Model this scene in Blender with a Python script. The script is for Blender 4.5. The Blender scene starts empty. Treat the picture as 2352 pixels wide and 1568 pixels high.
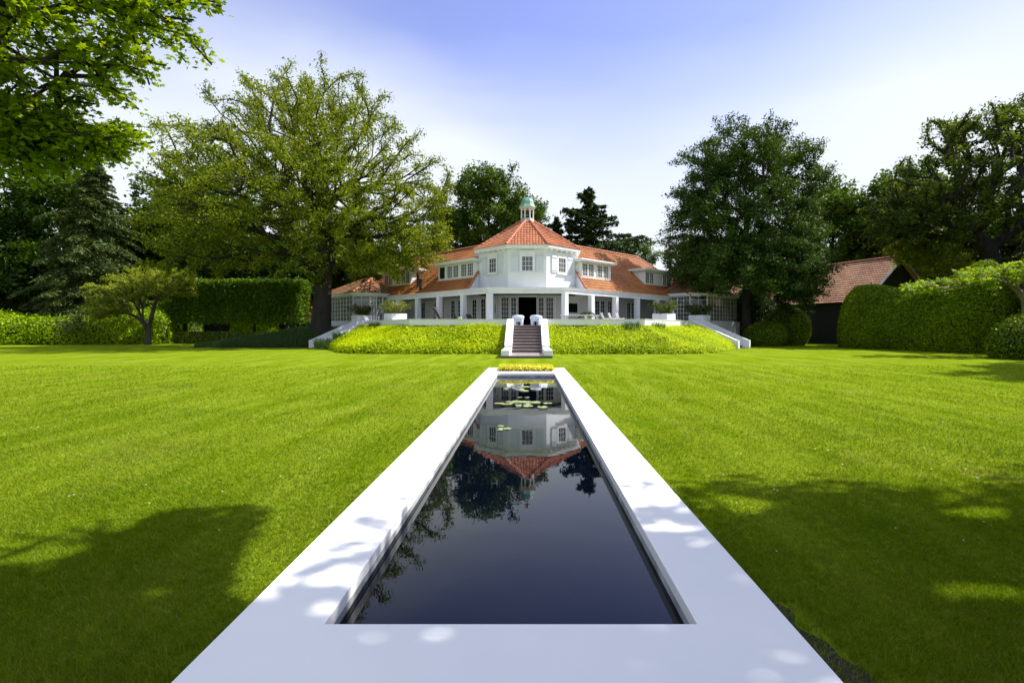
import bpy, math, random, zlib
import numpy as np
R = math.radians
rng = np.random.default_rng(7)
random.seed(7)
C = bpy.context.scene.collection
sc = bpy.context.scene

# ---------------------------------------------------------------- camera
EYE = 1.55
cam_d = bpy.data.cameras.new('camera'); cam = bpy.data.objects.new('camera', cam_d); C.objects.link(cam)
cam.location = (0, 0, EYE); cam.rotation_euler = (R(90), 0, 0)
cam_d.sensor_width = 36; cam_d.lens = 18.0
cam_d.shift_x = -38.0/2352; cam_d.shift_y = -31.0/2352
cam_d.clip_start = 0.05; cam_d.clip_end = 1500
sc.camera = cam
# ---------------------------------------------------------------- sun, sky, exposure
SUN_AZ = R(9); SUN_EL = R(50)          # azimuth from +X towards +Y
sdir = (math.cos(SUN_EL)*math.cos(SUN_AZ), math.cos(SUN_EL)*math.sin(SUN_AZ), math.sin(SUN_EL))
sun_d = bpy.data.lights.new('sun', 'SUN'); sun_d.energy = 4.8; sun_d.angle = R(0.53); sun_d.color = (1.0, 0.955, 0.87)
sun = bpy.data.objects.new('sun', sun_d); C.objects.link(sun)
from mathutils import Vector
sun.rotation_euler = Vector(sdir).to_track_quat('Z', 'Y').to_euler(); sun.location = (30, 5, 40)
world = bpy.data.worlds.new('World'); sc.world = world; world.use_nodes = True
nt = world.node_tree; nt.nodes.clear()
def wn(t, **k):
    n = nt.nodes.new(t)
    for a, b in k.items(): setattr(n, a, b)
    return n
wo = wn('ShaderNodeOutputWorld'); bg1 = wn('ShaderNodeBackground'); bg2 = wn('ShaderNodeBackground'); mx = wn('ShaderNodeMixShader')
sky = wn('ShaderNodeTexSky', sky_type='NISHITA', sun_disc=False)
sky.sun_elevation = SUN_EL; sky.sun_rotation = math.pi/2 - SUN_AZ; sky.air_density = 1.0; sky.dust_density = 0.6; sky.ozone_density = 2.5
tint = wn('ShaderNodeMix', data_type='RGBA', blend_type='MULTIPLY'); tint.inputs[0].default_value = 1.0
tint.inputs['B'].default_value = (1.24, 1.0, 1.25, 1)
nt.links.new(sky.outputs[0], tint.inputs['A']); nt.links.new(tint.outputs['Result'], bg1.inputs[0]); bg1.inputs[1].default_value = 0.12
bg2.inputs[0].default_value = (0.88, 0.935, 1.0, 1); bg2.inputs[1].default_value = 0.62
tc = wn('ShaderNodeTexCoord'); sp = wn('ShaderNodeSeparateXYZ'); nt.links.new(tc.outputs['Generated'], sp.inputs[0])
mp = wn('ShaderNodeMapping'); mp.inputs['Scale'].default_value = (1.3, 1.3, 4.2); nt.links.new(tc.outputs['Generated'], mp.inputs[0])
nz = wn('ShaderNodeTexNoise'); nz.inputs['Scale'].default_value = 1.15; nz.inputs['Detail'].default_value = 4; nz.inputs['Roughness'].default_value = 0.45
nt.links.new(mp.outputs[0], nz.inputs['Vector'])
mr = wn('ShaderNodeMapRange'); mr.interpolation_type = 'SMOOTHSTEP'
mr.inputs['From Min'].default_value = 0.26; mr.inputs['From Max'].default_value = 0.56; mr.inputs['To Min'].default_value = 1.0; mr.inputs['To Max'].default_value = 0.0
nt.links.new(sp.outputs['Z'], mr.inputs['Value'])
nm = wn('ShaderNodeMath', operation='MULTIPLY_ADD'); nm.inputs[1].default_value = 1.7; nm.inputs[2].default_value = -0.85
nt.links.new(nz.outputs[0], nm.inputs[0])
ad = wn('ShaderNodeMath', operation='ADD', use_clamp=True); nt.links.new(mr.outputs[0], ad.inputs[0]); nt.links.new(nm.outputs[0], ad.inputs[1])
ml = wn('ShaderNodeMath', operation='MULTIPLY_ADD', use_clamp=True); ml.inputs[1].default_value = 0.93; ml.inputs[2].default_value = 0.04
nt.links.new(ad.outputs[0], ml.inputs[0])
# white cloud added overhead, unseen above the frame, to brighten the shaded pool rim
oh = wn('ShaderNodeMapRange'); oh.interpolation_type = 'SMOOTHSTEP'; oh.inputs['From Min'].default_value = 0.66; oh.inputs['From Max'].default_value = 0.85; oh.inputs['To Max'].default_value = 1.0; nt.links.new(sp.outputs['Z'], oh.inputs['Value'])
# thinner cloud high above the house
vd = wn('ShaderNodeVectorMath', operation='DOT_PRODUCT'); vd.inputs[1].default_value = (0.20, 0.80, 0.565); nt.links.new(tc.outputs['Generated'], vd.inputs[0])
vr = wn('ShaderNodeMapRange'); vr.interpolation_type = 'SMOOTHSTEP'; vr.inputs['From Min'].default_value = 0.90; vr.inputs['From Max'].default_value = 1.0; vr.inputs['To Min'].default_value = 1.0; vr.inputs['To Max'].default_value = 0.5
nt.links.new(vd.outputs['Value'], vr.inputs['Value'])
m2_ = wn('ShaderNodeMath', operation='MULTIPLY'); nt.links.new(ml.outputs[0], m2_.inputs[0]); nt.links.new(vr.outputs[0], m2_.inputs[1])
m3_ = wn('ShaderNodeMath', operation='MAXIMUM'); nt.links.new(m2_.outputs[0], m3_.inputs[0]); nt.links.new(oh.outputs[0], m3_.inputs[1]); nt.links.new(m3_.outputs[0], mx.inputs[0]); nt.links.new(bg1.outputs[0], mx.inputs[1]); nt.links.new(bg2.outputs[0], mx.inputs[2]); nt.links.new(mx.outputs[0], wo.inputs[0])
vs = sc.view_settings; vs.view_transform = 'Standard'; vs.look = 'None'; vs.gamma = 1; vs.use_curve_mapping = False; vs.exposure = 0.82
sc.cycles.max_bounces = 8; sc.cycles.diffuse_bounces = 3; sc.cycles.glossy_bounces = 3; sc.cycles.transparent_max_bounces = 12; sc.cycles.transmission_bounces = 4
sc.cycles.sample_clamp_indirect = 6; sc.cycles.caustics_reflective = False; sc.cycles.caustics_refractive = False

# ================================================================ materials
def newmat(name):
    m = bpy.data.materials.new(name); m.use_nodes = True
    t = m.node_tree; return m, t, t.nodes['Principled BSDF']
def N(t, typ, **k):
    n = t.nodes.new(typ)
    for a, b in k.items(): setattr(n, a, b)
    return n
def ramp(t, fac, cols):
    r = N(t, 'ShaderNodeValToRGB'); el = r.color_ramp.elements
    while len(el) < len(cols): el.new(0.5)
    for e, (p, c) in zip(el, cols): e.position = p; e.color = (*c, 1)
    t.links.new(fac, r.inputs[0]); return r.outputs[0]
def noise(t, scale, detail=3, rough=0.5, vec='Object', stretch=None):
    co = N(t, 'ShaderNodeTexCoord'); n = N(t, 'ShaderNodeTexNoise'); v = co.outputs[vec]
    if stretch:
        m = N(t, 'ShaderNodeMapping'); m.inputs['Scale'].default_value = stretch; t.links.new(v, m.inputs[0]); v = m.outputs[0]
    t.links.new(v, n.inputs['Vector'])
    n.inputs['Scale'].default_value = scale; n.inputs['Detail'].default_value = detail; n.inputs['Roughness'].default_value = rough
    return n.outputs[0]
def bump(t, b, h, strength, dist=0.02):
    u = N(t, 'ShaderNodeBump'); u.inputs['Strength'].default_value = strength; u.inputs['Distance'].default_value = dist
    t.links.new(h, u.inputs['Height']); t.links.new(u.outputs[0], b.inputs['Normal'])
def mixc(t, fac, a, b, mode='MIX'):
    m = N(t, 'ShaderNodeMix', data_type='RGBA', blend_type=mode)
    for s, v in ((0, fac), ('A', a), ('B', b)):
        if isinstance(v, bpy.types.NodeSocket): t.links.new(v, m.inputs[s])
        else: m.inputs[s].default_value = v if s == 0 else (*v, 1)
    return m.outputs['Result']

def plain(name, c1, c2=None, scale=3, rough=0.6, bscale=None, bstr=0.2, spec=0.4, metal=0, stretch=None, bdist=0.01):
    m, t, b = newmat(name)
    c2 = c2 or tuple(x*0.85 for x in c1)
    t.links.new(ramp(t, noise(t, scale, 5, 0.6, stretch=stretch), [(0.35, c2), (0.65, c1)]), b.inputs['Base Color'])
    b.inputs['Roughness'].default_value = rough; b.inputs['Specular IOR Level'].default_value = spec; b.inputs['Metallic'].default_value = metal
    if bscale: bump(t, b, noise(t, bscale, 4, stretch=stretch), bstr, bdist)
    return m
M = {}
M['white'] = plain('white_render', (.77, .78, .80), (.71, .725, .745), 2.2, 0.7, 30, .12, stretch=(1, 1, .22))
M['rim'] = plain('painted_concrete', (.87, .87, .865), (.825, .83, .835), 0.9, 0.55, 60, .06, bdist=.004)
M['shutter'] = plain('shutter_shade_grey', (.64, .67, .72), (.60, .63, .68), 5, .45)  # white shutters greyed: the shade that sets them off is in the colour
M['paint'] = plain('white_paint', (.78, .79, .79), (.72, .73, .73), 6, 0.4)
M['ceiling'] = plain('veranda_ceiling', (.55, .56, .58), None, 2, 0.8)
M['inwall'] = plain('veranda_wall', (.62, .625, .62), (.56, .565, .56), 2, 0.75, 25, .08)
M['dark'] = plain('dark_interior', (.022, .019, .018), (.012, .011, .011), 2, 0.8)
M['blackwood'] = plain('black_boards', (.012, .012, .013), (.006, .006, .007), 1.0, 0.7, 18, .5, stretch=(1, 1, .08))
M['greyboard'] = plain('grey_board', (.45, .47, .5), None, 4, .6)
M['black'] = plain('black_metal', (.012, .012, .014), (.008, .008, .009), 5, 0.45)
M['wicker'] = plain('black_wicker', (.016, .015, .015), (.006, .006, .006), 60, 0.6, 120, .6)
M['charcoal'] = plain('charcoal_fabric', (.05, .05, .055), (.035, .035, .04), 8, 0.9, 200, .3)
M['plastic'] = plain('pale_plastic', (.62, .70, .82), (.58, .66, .78), 2, 0.35)
M['lead'] = plain('lead_flashing', (.42, .45, .5), (.32, .35, .4), 6, 0.5)
M['bronze'] = plain('dark_bronze', (.05, .045, .04), (.03, .03, .025), 9, 0.5, metal=.5)
M['gold'] = plain('gilt_metal', (.45, .33, .14), (.3, .2, .08), 9, 0.5, metal=.3)
M['steel'] = plain('polished_metal', (.45, .46, .48), (.25, .26, .27), 7, 0.25, metal=.9)
M['stone'] = plain('pale_stone', (.42, .41, .38), (.28, .27, .25), 9, 0.8, 25, .4)
M['soil'] = plain('soil', (.035, .028, .018), (.018, .015, .01), 4, 0.95, 14, .8, bdist=.04)
M['litter'] = plain('mulch', (.02, .024, .008), (.01, .012, .005), 5, .95, 14, .8, bdist=.04)
M['bark'] = plain('bark', (.075, .062, .047), (.028, .023, .018), 2.2, 0.9, 7, .9, stretch=(1.6, 1.6, .35), bdist=.05)
M['barkdark'] = plain('dark_bark', (.035, .03, .025), (.015, .013, .011), 2.2, 0.95, 7, .9, stretch=(1.6, 1.6, .35), bdist=.05)
M['barkpale'] = plain('pale_bark', (.23, .19, .145), (.12, .10, .075), 3, 0.8, 12, .6)
M['pavement'] = plain('deck_paving', (.42, .41, .40), (.36, .35, .34), 2, 0.8)
# copper
m, t, b = newmat('green_copper'); M['copper'] = m
t.links.new(ramp(t, noise(t, 3.0, 6, .7, stretch=(3, 3, .7)), [(0.3, (.07, .16, .12)), (0.55, (.16, .33, .27)), (0.75, (.30, .45, .38))]), b.inputs['Base Color']); b.inputs['Roughness'].default_value = .55
# wood decking
m, t, b = newmat('dark_decking'); M['deck'] = m
t.links.new(ramp(t, noise(t, 2.0, 6, .6, stretch=(1.2, 14, 14)), [(0.3, (.055, .035, .032)), (0.7, (.13, .09, .085))]), b.inputs['Base Color']); b.inputs['Roughness'].default_value = .42
bump(t, b, noise(t, 5, 3, stretch=(1, 20, 20)), .3, .01)
m, t, b = newmat('pale_decking'); M['decktop'] = m  # paler copy of the decking, for landing boards, treads and side steps
t.links.new(ramp(t, noise(t, 2.0, 6, .6, stretch=(1.2, 14, 14)), [(0.3, (.22, .18, .18)), (0.7, (.42, .37, .37))]), b.inputs['Base Color']); b.inputs['Roughness'].default_value = .35
# glass (opaque dark window panes with reflection)
m, t, b = newmat('window_glass'); M['glass'] = m
t.links.new(ramp(t, noise(t, 1.1, 3, .6), [(0.35, (.008, .009, .011)), (0.65, (.028, .03, .034))]), b.inputs['Base Color'])
b.inputs['Roughness'].default_value = .06; b.inputs['Specular IOR Level'].default_value = .35
m, t, b = newmat('upper_window_glass'); M['glassblind'] = m
co = N(t, 'ShaderNodeTexCoord'); wv = N(t, 'ShaderNodeTexWave', bands_direction='Z'); wv.inputs['Scale'].default_value = 4.5; t.links.new(co.outputs['Object'], wv.inputs[0])
t.links.new(ramp(t, wv.outputs[1], [(0.3, (.04, .045, .05)), (0.7, (.16, .165, .17))]), b.inputs['Base Color'])
b.inputs['Roughness'].default_value = .06; b.inputs['Specular IOR Level'].default_value = .6
# clear glass
m = bpy.data.materials.new('clear_glass'); m.use_nodes = True; t = m.node_tree; t.nodes.clear(); M['clear'] = m
o = N(t, 'ShaderNodeOutputMaterial'); a = N(t, 'ShaderNodeBsdfTransparent'); a.inputs[0].default_value = (.86, .9, .92, 1); g = N(t, 'ShaderNodeBsdfGlossy'); g.inputs['Roughness'].default_value = .02
f = N(t, 'ShaderNodeFresnel'); f.inputs[0].default_value = 1.5; x = N(t, 'ShaderNodeMixShader')
t.links.new(f.outputs[0], x.inputs[0]); t.links.new(a.outputs[0], x.inputs[1]); t.links.new(g.outputs[0], x.inputs[2]); t.links.new(x.outputs[0], o.inputs[0])
m, t, b = newmat('mirror'); M['mirror'] = m; b.inputs['Metallic'].default_value = 1; b.inputs['Roughness'].default_value = .05; b.inputs['Base Color'].default_value = (.5, .52, .5, 1)
m, t, b = newmat('screen'); M['screen'] = m; b.inputs['Roughness'].default_value = .12; b.inputs['Base Color'].default_value = (.006, .006, .007, 1)
# water
m, t, b = newmat('still_water'); M['water'] = m
b.inputs['Base Color'].default_value = (.0008, .0018, .0055, 1); b.inputs['Roughness'].default_value = .012; b.inputs['IOR'].default_value = 1.35; b.inputs['Specular IOR Level'].default_value = .5
bump(t, b, noise(t, 2.6, 3, .5, stretch=(1, 1.0, 1)), .16, .006)
# roof tiles: per-tile tone from the tile's own UV cell
def tile_mat(name, cols, moss=None, mossamt=.62):
    m, t, b = newmat(name)
    uv = N(t, 'ShaderNodeUVMap'); fl = N(t, 'ShaderNodeVectorMath', operation='FLOOR'); t.links.new(uv.outputs[0], fl.inputs[0])
    w = N(t, 'ShaderNodeTexWhiteNoise', noise_dimensions='2D'); t.links.new(fl.outputs[0], w.inputs['Vector'])
    c = ramp(t, w.outputs[0], cols)
    c = mixc(t, 0.55, c, ramp(t, noise(t, .55, 5, .65), [(0.35, cols[0][1]), (0.65, cols[-1][1])]))
    if moss: c = mixc(t, ramp(t, noise(t, 1.1, 6, .7), [(mossamt-.12, (0, 0, 0)), (mossamt+.1, (1, 1, 1))]), c, moss)
    t.links.new(c, b.inputs['Base Color']); b.inputs['Roughness'].default_value = .62; b.inputs['Specular IOR Level'].default_value = .35
    bump(t, b, noise(t, 25, 3), .3, .006)
    return m
M['tile'] = tile_mat('orange_pantiles', [(0.0, (.22, .065, .028)), (0.5, (.37, .125, .052)), (1.0, (.50, .20, .095))])
M['tilewing'] = tile_mat('weathered_orange_pantiles', [(0.0, (.21, .06, .018)), (0.5, (.37, .118, .034)), (1.0, (.50, .19, .065))], (.22, .13, .02), .60)
M['tileold'] = tile_mat('old_brown_pantiles', [(0.0, (.17, .065, .034)), (0.5, (.30, .125, .065)), (1.0, (.40, .20, .11))], (.14, .10, .03), .52)
M['tilebarn'] = tile_mat('faded_brown_pantiles', [(0.0, (.24, .105, .06)), (0.5, (.40, .195, .11)), (1.0, (.54, .30, .18))], (.10, .07, .03), .66)
M['ridge'] = plain('ridge_tiles', (.46, .17, .085), (.30, .09, .045), 5, 0.6, 30, .2)
# leaves
def leafmat(name, cols, trans=.35, tcol=None, rough=.5, spec=.14, hue=.25):
    m, t, b = newmat(name)
    gi = N(t, 'ShaderNodeNewGeometry')
    c = ramp(t, gi.outputs['Random Per Island'], cols)
    lo = tuple(x*.72 for x in cols[0][1])
    c = mixc(t, hue, c, ramp(t, noise(t, .35, 3, .5), [(0.4, cols[0][1]), (0.6, cols[-1][1])]))
    t.links.new(c, b.inputs['Base Color']); b.inputs['Roughness'].default_value = rough; b.inputs['Specular IOR Level'].default_value = spec
    tr = N(t, 'ShaderNodeBsdfTranslucent'); tc_ = mixc(t, 1.0, c, tcol or (1.35, 1.25, .35), 'MULTIPLY'); t.links.new(tc_, tr.inputs[0])
    x = N(t, 'ShaderNodeMixShader'); x.inputs[0].default_value = trans
    t.links.new(b.outputs[0], x.inputs[1]); t.links.new(tr.outputs[0], x.inputs[2]); t.links.new(x.outputs[0], t.nodes['Material Output'].inputs[0])
    return m
M['l_big'] = leafmat('spring_leaves', [(0.0, (.07, .125, .006)), (0.5, (.16, .22, .010)), (1.0, (.28, .32, .015))], .42)
M['l_maple'] = leafmat('maple_leaves', [(0.0, (.08, .16, .004)), (0.6, (.19, .30, .007)), (1.0, (.32, .42, .012))], .5)
M['l_beech'] = leafmat('beech_leaves', [(0.0, (.020, .046, .010)), (0.6, (.046, .092, .017)), (1.0, (.105, .17, .022))], .25)
M['l_oak'] = leafmat('oak_leaves', [(0.0, (.028, .058, .010)), (0.6, (.068, .115, .014)), (1.0, (.15, .195, .018))], .38)
M['l_wood'] = leafmat('woodland_leaves', [(0.0, (.03, .07, .010)), (0.6, (.065, .13, .012)), (1.0, (.12, .20, .016))], .28)
M['l_far'] = leafmat('far_leaves', [(0.0, (.05, .10, .03)), (0.6, (.08, .15, .03)), (1.0, (.12, .19, .04))], .32)
M['l_fir'] = leafmat('fir_needles', [(0.0, (.012, .032, .012)), (0.6, (.026, .055, .018)), (1.0, (.07, .105, .018))], .1)
M['l_spruce'] = leafmat('spruce_needles', [(0.0, (.035, .06, .022)), (0.6, (.075, .11, .036)), (1.0, (.15, .19, .045))], .1)
M['l_small'] = leafmat('fine_leaves', [(0.0, (.11, .15, .02)), (0.6, (.25, .31, .04)), (1.0, (.40, .46, .06))], .5)
M['l_lime'] = leafmat('lime_leaves', [(0.0, (.05, .11, .008)), (0.6, (.10, .19, .012)), (1.0, (.17, .28, .02))], .3)
M['l_hedge'] = leafmat('hedge_leaves', [(0.0, (.11, .20, .003)), (0.6, (.24, .36, .003)), (1.0, (.38, .52, .004))], .3)
M['l_cloud'] = leafmat('clipped_leaves', [(0.0, (.05, .10, .003)), (0.6, (.13, .21, .003)), (1.0, (.26, .36, .004))], .3)
M['l_cover'] = leafmat('ground_cover_leaves', [(0.0, (.20, .32, .002)), (0.6, (.44, .56, .002)), (1.0, (.66, .74, .004))], .35)
M['l_bed'] = leafmat('golden_leaves', [(0.0, (.40, .44, .03)), (0.6, (.66, .64, .06)), (1.0, (.82, .78, .20))], .4)
M['l_bamboo'] = leafmat('bamboo_leaves', [(0.0, (.09, .13, .03)), (0.6, (.20, .24, .06)), (1.0, (.42, .42, .16))], .35)
M['l_bamdark'] = leafmat('dark_bamboo_leaves', [(0.0, (.03, .055, .015)), (0.6, (.07, .10, .025)), (1.0, (.16, .19, .05))], .3)
M['l_plane'] = leafmat('plane_leaves', [(0.0, (.10, .20, .01)), (0.6, (.22, .34, .015)), (1.0, (.36, .46, .03))], .4)
M['l_grass'] = leafmat('long_grass', [(0.0, (.03, .075, .02)), (0.6, (.06, .12, .03)), (1.0, (.10, .17, .045))], .3)
M['l_lily'] = leafmat('lily_pads', [(0.0, (.20, .26, .12)), (0.6, (.30, .36, .18)), (1.0, (.42, .46, .26))], .1, rough=.3)
# lawn
def lawn_color(t):
    c = ramp(t, noise(t, .16, 5, .6, vec='Object'), [(0.36, (.08, .15, .001)), (0.62, (.155, .225, .003))])
    c2 = ramp(t, noise(t, 2.2, 5, .7, vec='Object'), [(0.3, (.05, .115, .001)), (0.7, (.20, .265, .006))])
    c = mixc(t, .5, c, c2)
    co = N(t, 'ShaderNodeTexCoord'); mp_ = N(t, 'ShaderNodeMapping'); mp_.inputs['Rotation'].default_value = (0, 0, R(52)); mp_.inputs['Scale'].default_value = (2.1, .28, 1)
    t.links.new(co.outputs['Object'], mp_.inputs[0]); s = N(t, 'ShaderNodeTexNoise'); s.inputs['Scale'].default_value = .8; s.inputs['Detail'].default_value = 5; s.inputs['Roughness'].default_value = .6; t.links.new(mp_.outputs[0], s.inputs['Vector'])
    c = mixc(t, ramp(t, s.outputs[0], [(0.42, (0, 0, 0)), (0.62, (.72, .72, .72))]), c, (.27, .345, .03))
    s3 = noise(t, 13, 4, .8, vec='Object'); c = mixc(t, .42, c, ramp(t, s3, [(0.36, (.035, .09, .001)), (0.5, (.15, .22, .004)), (0.66, (.34, .37, .05))]))
    s4 = noise(t, .33, 4, .7, vec='Object', stretch=(1.4, .8, 1)); c = mixc(t, ramp(t, s4, [(0.56, (0, 0, 0)), (0.72, (.45, .45, .45))]), c, (.26, .25, .05))
    s2 = noise(t, .9, 5, .75, vec='Object')
    return mixc(t, ramp(t, s2, [(0.28, (.7, .7, .7)), (0.46, (0, 0, 0))]), c, (.055, .12, .002))
m, t, b = newmat('mown_lawn'); M['lawn'] = m
t.links.new(lawn_color(t), b.inputs['Base Color']); b.inputs['Roughness'].default_value = .95; b.inputs['Specular IOR Level'].default_value = .0
bump(t, b, noise(t, 22, 4, .8), .9, .05)
m, t, b = newmat('grass_blades'); M['blades'] = m
gi = N(t, 'ShaderNodeNewGeometry')
c = mixc(t, .55, lawn_color(t), ramp(t, gi.outputs['Random Per Island'], [(0.0, (.045, .11, .001)), (0.55, (.13, .21, .002)), (0.9, (.24, .32, .008)), (1.0, (.42, .40, .14))]))
t.links.new(c, b.inputs['Base Color']); b.inputs['Roughness'].default_value = .6; b.inputs['Specular IOR Level'].default_value = .06
tr = N(t, 'ShaderNodeBsdfTranslucent'); t.links.new(mixc(t, 1.0, c, (1.3, 1.25, .5), 'MULTIPLY'), tr.inputs[0]); x = N(t, 'ShaderNodeMixShader'); x.inputs[0].default_value = .4
t.links.new(b.outputs[0], x.inputs[1]); t.links.new(tr.outputs[0], x.inputs[2]); t.links.new(x.outputs[0], t.nodes['Material Output'].inputs[0])

# ================================================================ mesh helpers
def origin(o):
    p = np.zeros(3)
    while o is not None:
        p += np.array(o.location); o = o.parent
    return p
def link_mesh(name, V, loops, starts, totals, mat, parent=None, smooth=False, uv=None, mats=None, midx=None):
    V = np.asarray(V, dtype=np.float64).reshape(-1, 3)
    me = bpy.data.meshes.new(name)
    V = V - origin(parent)
    me.vertices.add(len(V)); me.vertices.foreach_set('co', V.astype(np.float32).ravel())
    me.loops.add(len(loops)); me.loops.foreach_set('vertex_index', np.asarray(loops, dtype=np.int32))
    me.polygons.add(len(starts)); me.polygons.foreach_set('loop_start', np.asarray(starts, dtype=np.int32))
    me.polygons.foreach_set('loop_total', np.asarray(totals, dtype=np.int32))
    if uv is not None:
        l = me.uv_layers.new(name='UVMap'); l.data.foreach_set('uv', np.asarray(uv, dtype=np.float32).ravel())
    me.update(calc_edges=True)
    me.materials.append(mat)
    me.polygons.foreach_set('use_smooth', np.full(len(starts), bool(smooth)))
    o = bpy.data.objects.new(name, me); C.objects.link(o)
    if parent is not None: o.parent = parent
    return o
def quads(name, V, F, mat, parent=None, smooth=False, uv=None):
    F = np.asarray(F, dtype=np.int32); k = F.shape[1]
    return link_mesh(name, V, F.ravel(), np.arange(len(F))*k, np.full(len(F), k), mat, parent, smooth, uv)
def tag(o, label=None, cat=None, group=None, kind=None):
    if label: o['label'] = label
    if cat: o['category'] = cat
    if group: o['group'] = group
    if kind: o['kind'] = kind
    return o
def thing(name, label, cat, loc=(0, 0, 0), group=None):
    o = bpy.data.objects.new(name, None); C.objects.link(o); o.location = loc; o.empty_display_size = .3
    return tag(o, label, cat, group)
def copy_tree(o, parent=None):
    c = o.copy(); C.objects.link(c); c.parent = parent
    for ch in o.children: copy_tree(ch, c)
    return c

class MB:
    def __init__(s): s.v = []; s.f = []
    def add(s, vs, fs):
        n = len(s.v); s.v += [tuple(map(float, q)) for q in vs]; s.f += [tuple(i+n for i in q) for q in fs]; return s
    def box(s, a, b):
        (x0, y0, z0), (x1, y1, z1) = a, b
        return s.add([(x0, y0, z0), (x1, y0, z0), (x1, y1, z0), (x0, y1, z0), (x0, y0, z1), (x1, y0, z1), (x1, y1, z1), (x0, y1, z1)],
                     [(0, 3, 2, 1), (4, 5, 6, 7), (0, 1, 5, 4), (1, 2, 6, 5), (2, 3, 7, 6), (3, 0, 4, 7)])
    def fbox(s, F, x0, x1, y0, y1, z0, z1):
        # F = frame (origin, right, up, normal); box in that frame
        vs = [F(x, y, z) for z in (z0, z1) for (x, y) in ((x0, y0), (x1, y0), (x1, y1), (x0, y1))]
        return s.add(vs, [(0, 3, 2, 1), (4, 5, 6, 7), (0, 1, 5, 4), (1, 2, 6, 5), (2, 3, 7, 6), (3, 0, 4, 7)])
    def prism(s, pts, z0, z1):
        n = len(pts); vs = [(x, y, z0) for x, y in pts] + [(x, y, z1) for x, y in pts]
        return s.add(vs, [tuple(range(n-1, -1, -1)), tuple(range(n, 2*n))] + [(i, (i+1) % n, (i+1) % n+n, i+n) for i in range(n)])
    def lathe(s, c, prof, n=12, rot=0, sx=1, sy=1):
        vs = []; fs = []
        for r, z in prof:
            for k in range(n):
                a = rot+2*math.pi*k/n; vs.append((c[0]+r*math.cos(a)*sx, c[1]+r*math.sin(a)*sy, c[2]+z))
        for j in range(len(prof)-1):
            for k in range(n): fs.append((j*n+k, j*n+(k+1) % n, (j+1)*n+(k+1) % n, (j+1)*n+k))
        fs.append(tuple(range(n-1, -1, -1))); fs.append(tuple((len(prof)-1)*n+k for k in range(n)))
        return s.add(vs, fs)
    def tube(s, pts, rad, n=8):
        pts = [np.array(p, float) for p in pts]; vs = []; fs = []
        if not hasattr(rad, '__len__'): rad = [rad]*len(pts)
        for i, p in enumerate(pts):
            d = pts[min(i+1, len(pts)-1)]-pts[max(i-1, 0)]; d /= np.linalg.norm(d)+1e-9
            a = np.cross(d, (0, 0, 1)) if abs(d[2]) < .9 else np.cross(d, (1, 0, 0)); a /= np.linalg.norm(a); b = np.cross(d, a)
            for k in range(n):
                q = 2*math.pi*k/n; vs.append(p+rad[i]*(math.cos(q)*a+math.sin(q)*b))
        for j in range(len(pts)-1):
            for k in range(n): fs.append((j*n+k, j*n+(k+1) % n, (j+1)*n+(k+1) % n, (j+1)*n+k))
        fs.append(tuple(range(n-1, -1, -1))); fs.append(tuple((len(pts)-1)*n+k for k in range(n)))
        return s.add(vs, fs)
    def sweep(s, path, prof, closed=False):
        # path: list of (x, y); prof: closed polygon of (outward offset, z); mitred
        P = [np.array(p, float) for p in path]; n = len(P); ring = []
        for i in range(n):
            def seg(a, b):
                d = b-a; d /= np.linalg.norm(d); return np.array((d[1], -d[0]))
            if closed: n1, n2 = seg(P[i-1], P[i]), seg(P[i], P[(i+1) % n])
            else:
                n1 = seg(P[i-1], P[i]) if i > 0 else seg(P[i], P[i+1]); n2 = seg(P[i], P[i+1]) if i < n-1 else n1
            mn = n1+n2; mn /= np.linalg.norm(mn); mn /= max(.3, mn.dot(n1))
            ring.append([(P[i][0]+mn[0]*o, P[i][1]+mn[1]*o, z) for o, z in prof])
        k = len(prof); vs = [v for r in ring for v in r]; fs = []
        for i in range(n if closed else n-1):
            j = (i+1) % n
            for q in range(k): fs.append((i*k+q, j*k+q, j*k+(q+1) % k, i*k+(q+1) % k))
        if not closed: fs.append(tuple(range(k))); fs.append(tuple((n-1)*k+q for q in range(k-1, -1, -1)))
        return s.add(vs, fs)
    def build(s, name, mat, parent=None, smooth=False, bevel=0):
        V = np.array(s.v, float); loops = [i for f in s.f for i in f]; tot = [len(f) for f in s.f]; st = np.concatenate([[0], np.cumsum(tot)[:-1]])
        o = link_mesh(name, V, loops, st, tot, mat, parent, smooth)
        if bevel:
            b = o.modifiers.new('bevel', 'BEVEL'); b.width = bevel; b.segments = 2; b.limit_method = 'ANGLE'
        return o
def frame(o, r, n, u=(0, 0, 1)):
    o, r, n, u = (np.array(q, float) for q in (o, r, n, u))
    return lambda x, y, z: tuple(o+r*x+u*y+n*z)

def resample(pts, n):
    p = np.array(pts, float); d = np.concatenate([[0], np.cumsum(np.linalg.norm(np.diff(p, axis=0), axis=1))]); s = np.linspace(0, d[-1], n)
    return np.stack([np.interp(s, d, p[:, i]) for i in range(p.shape[1])], 1)

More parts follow.
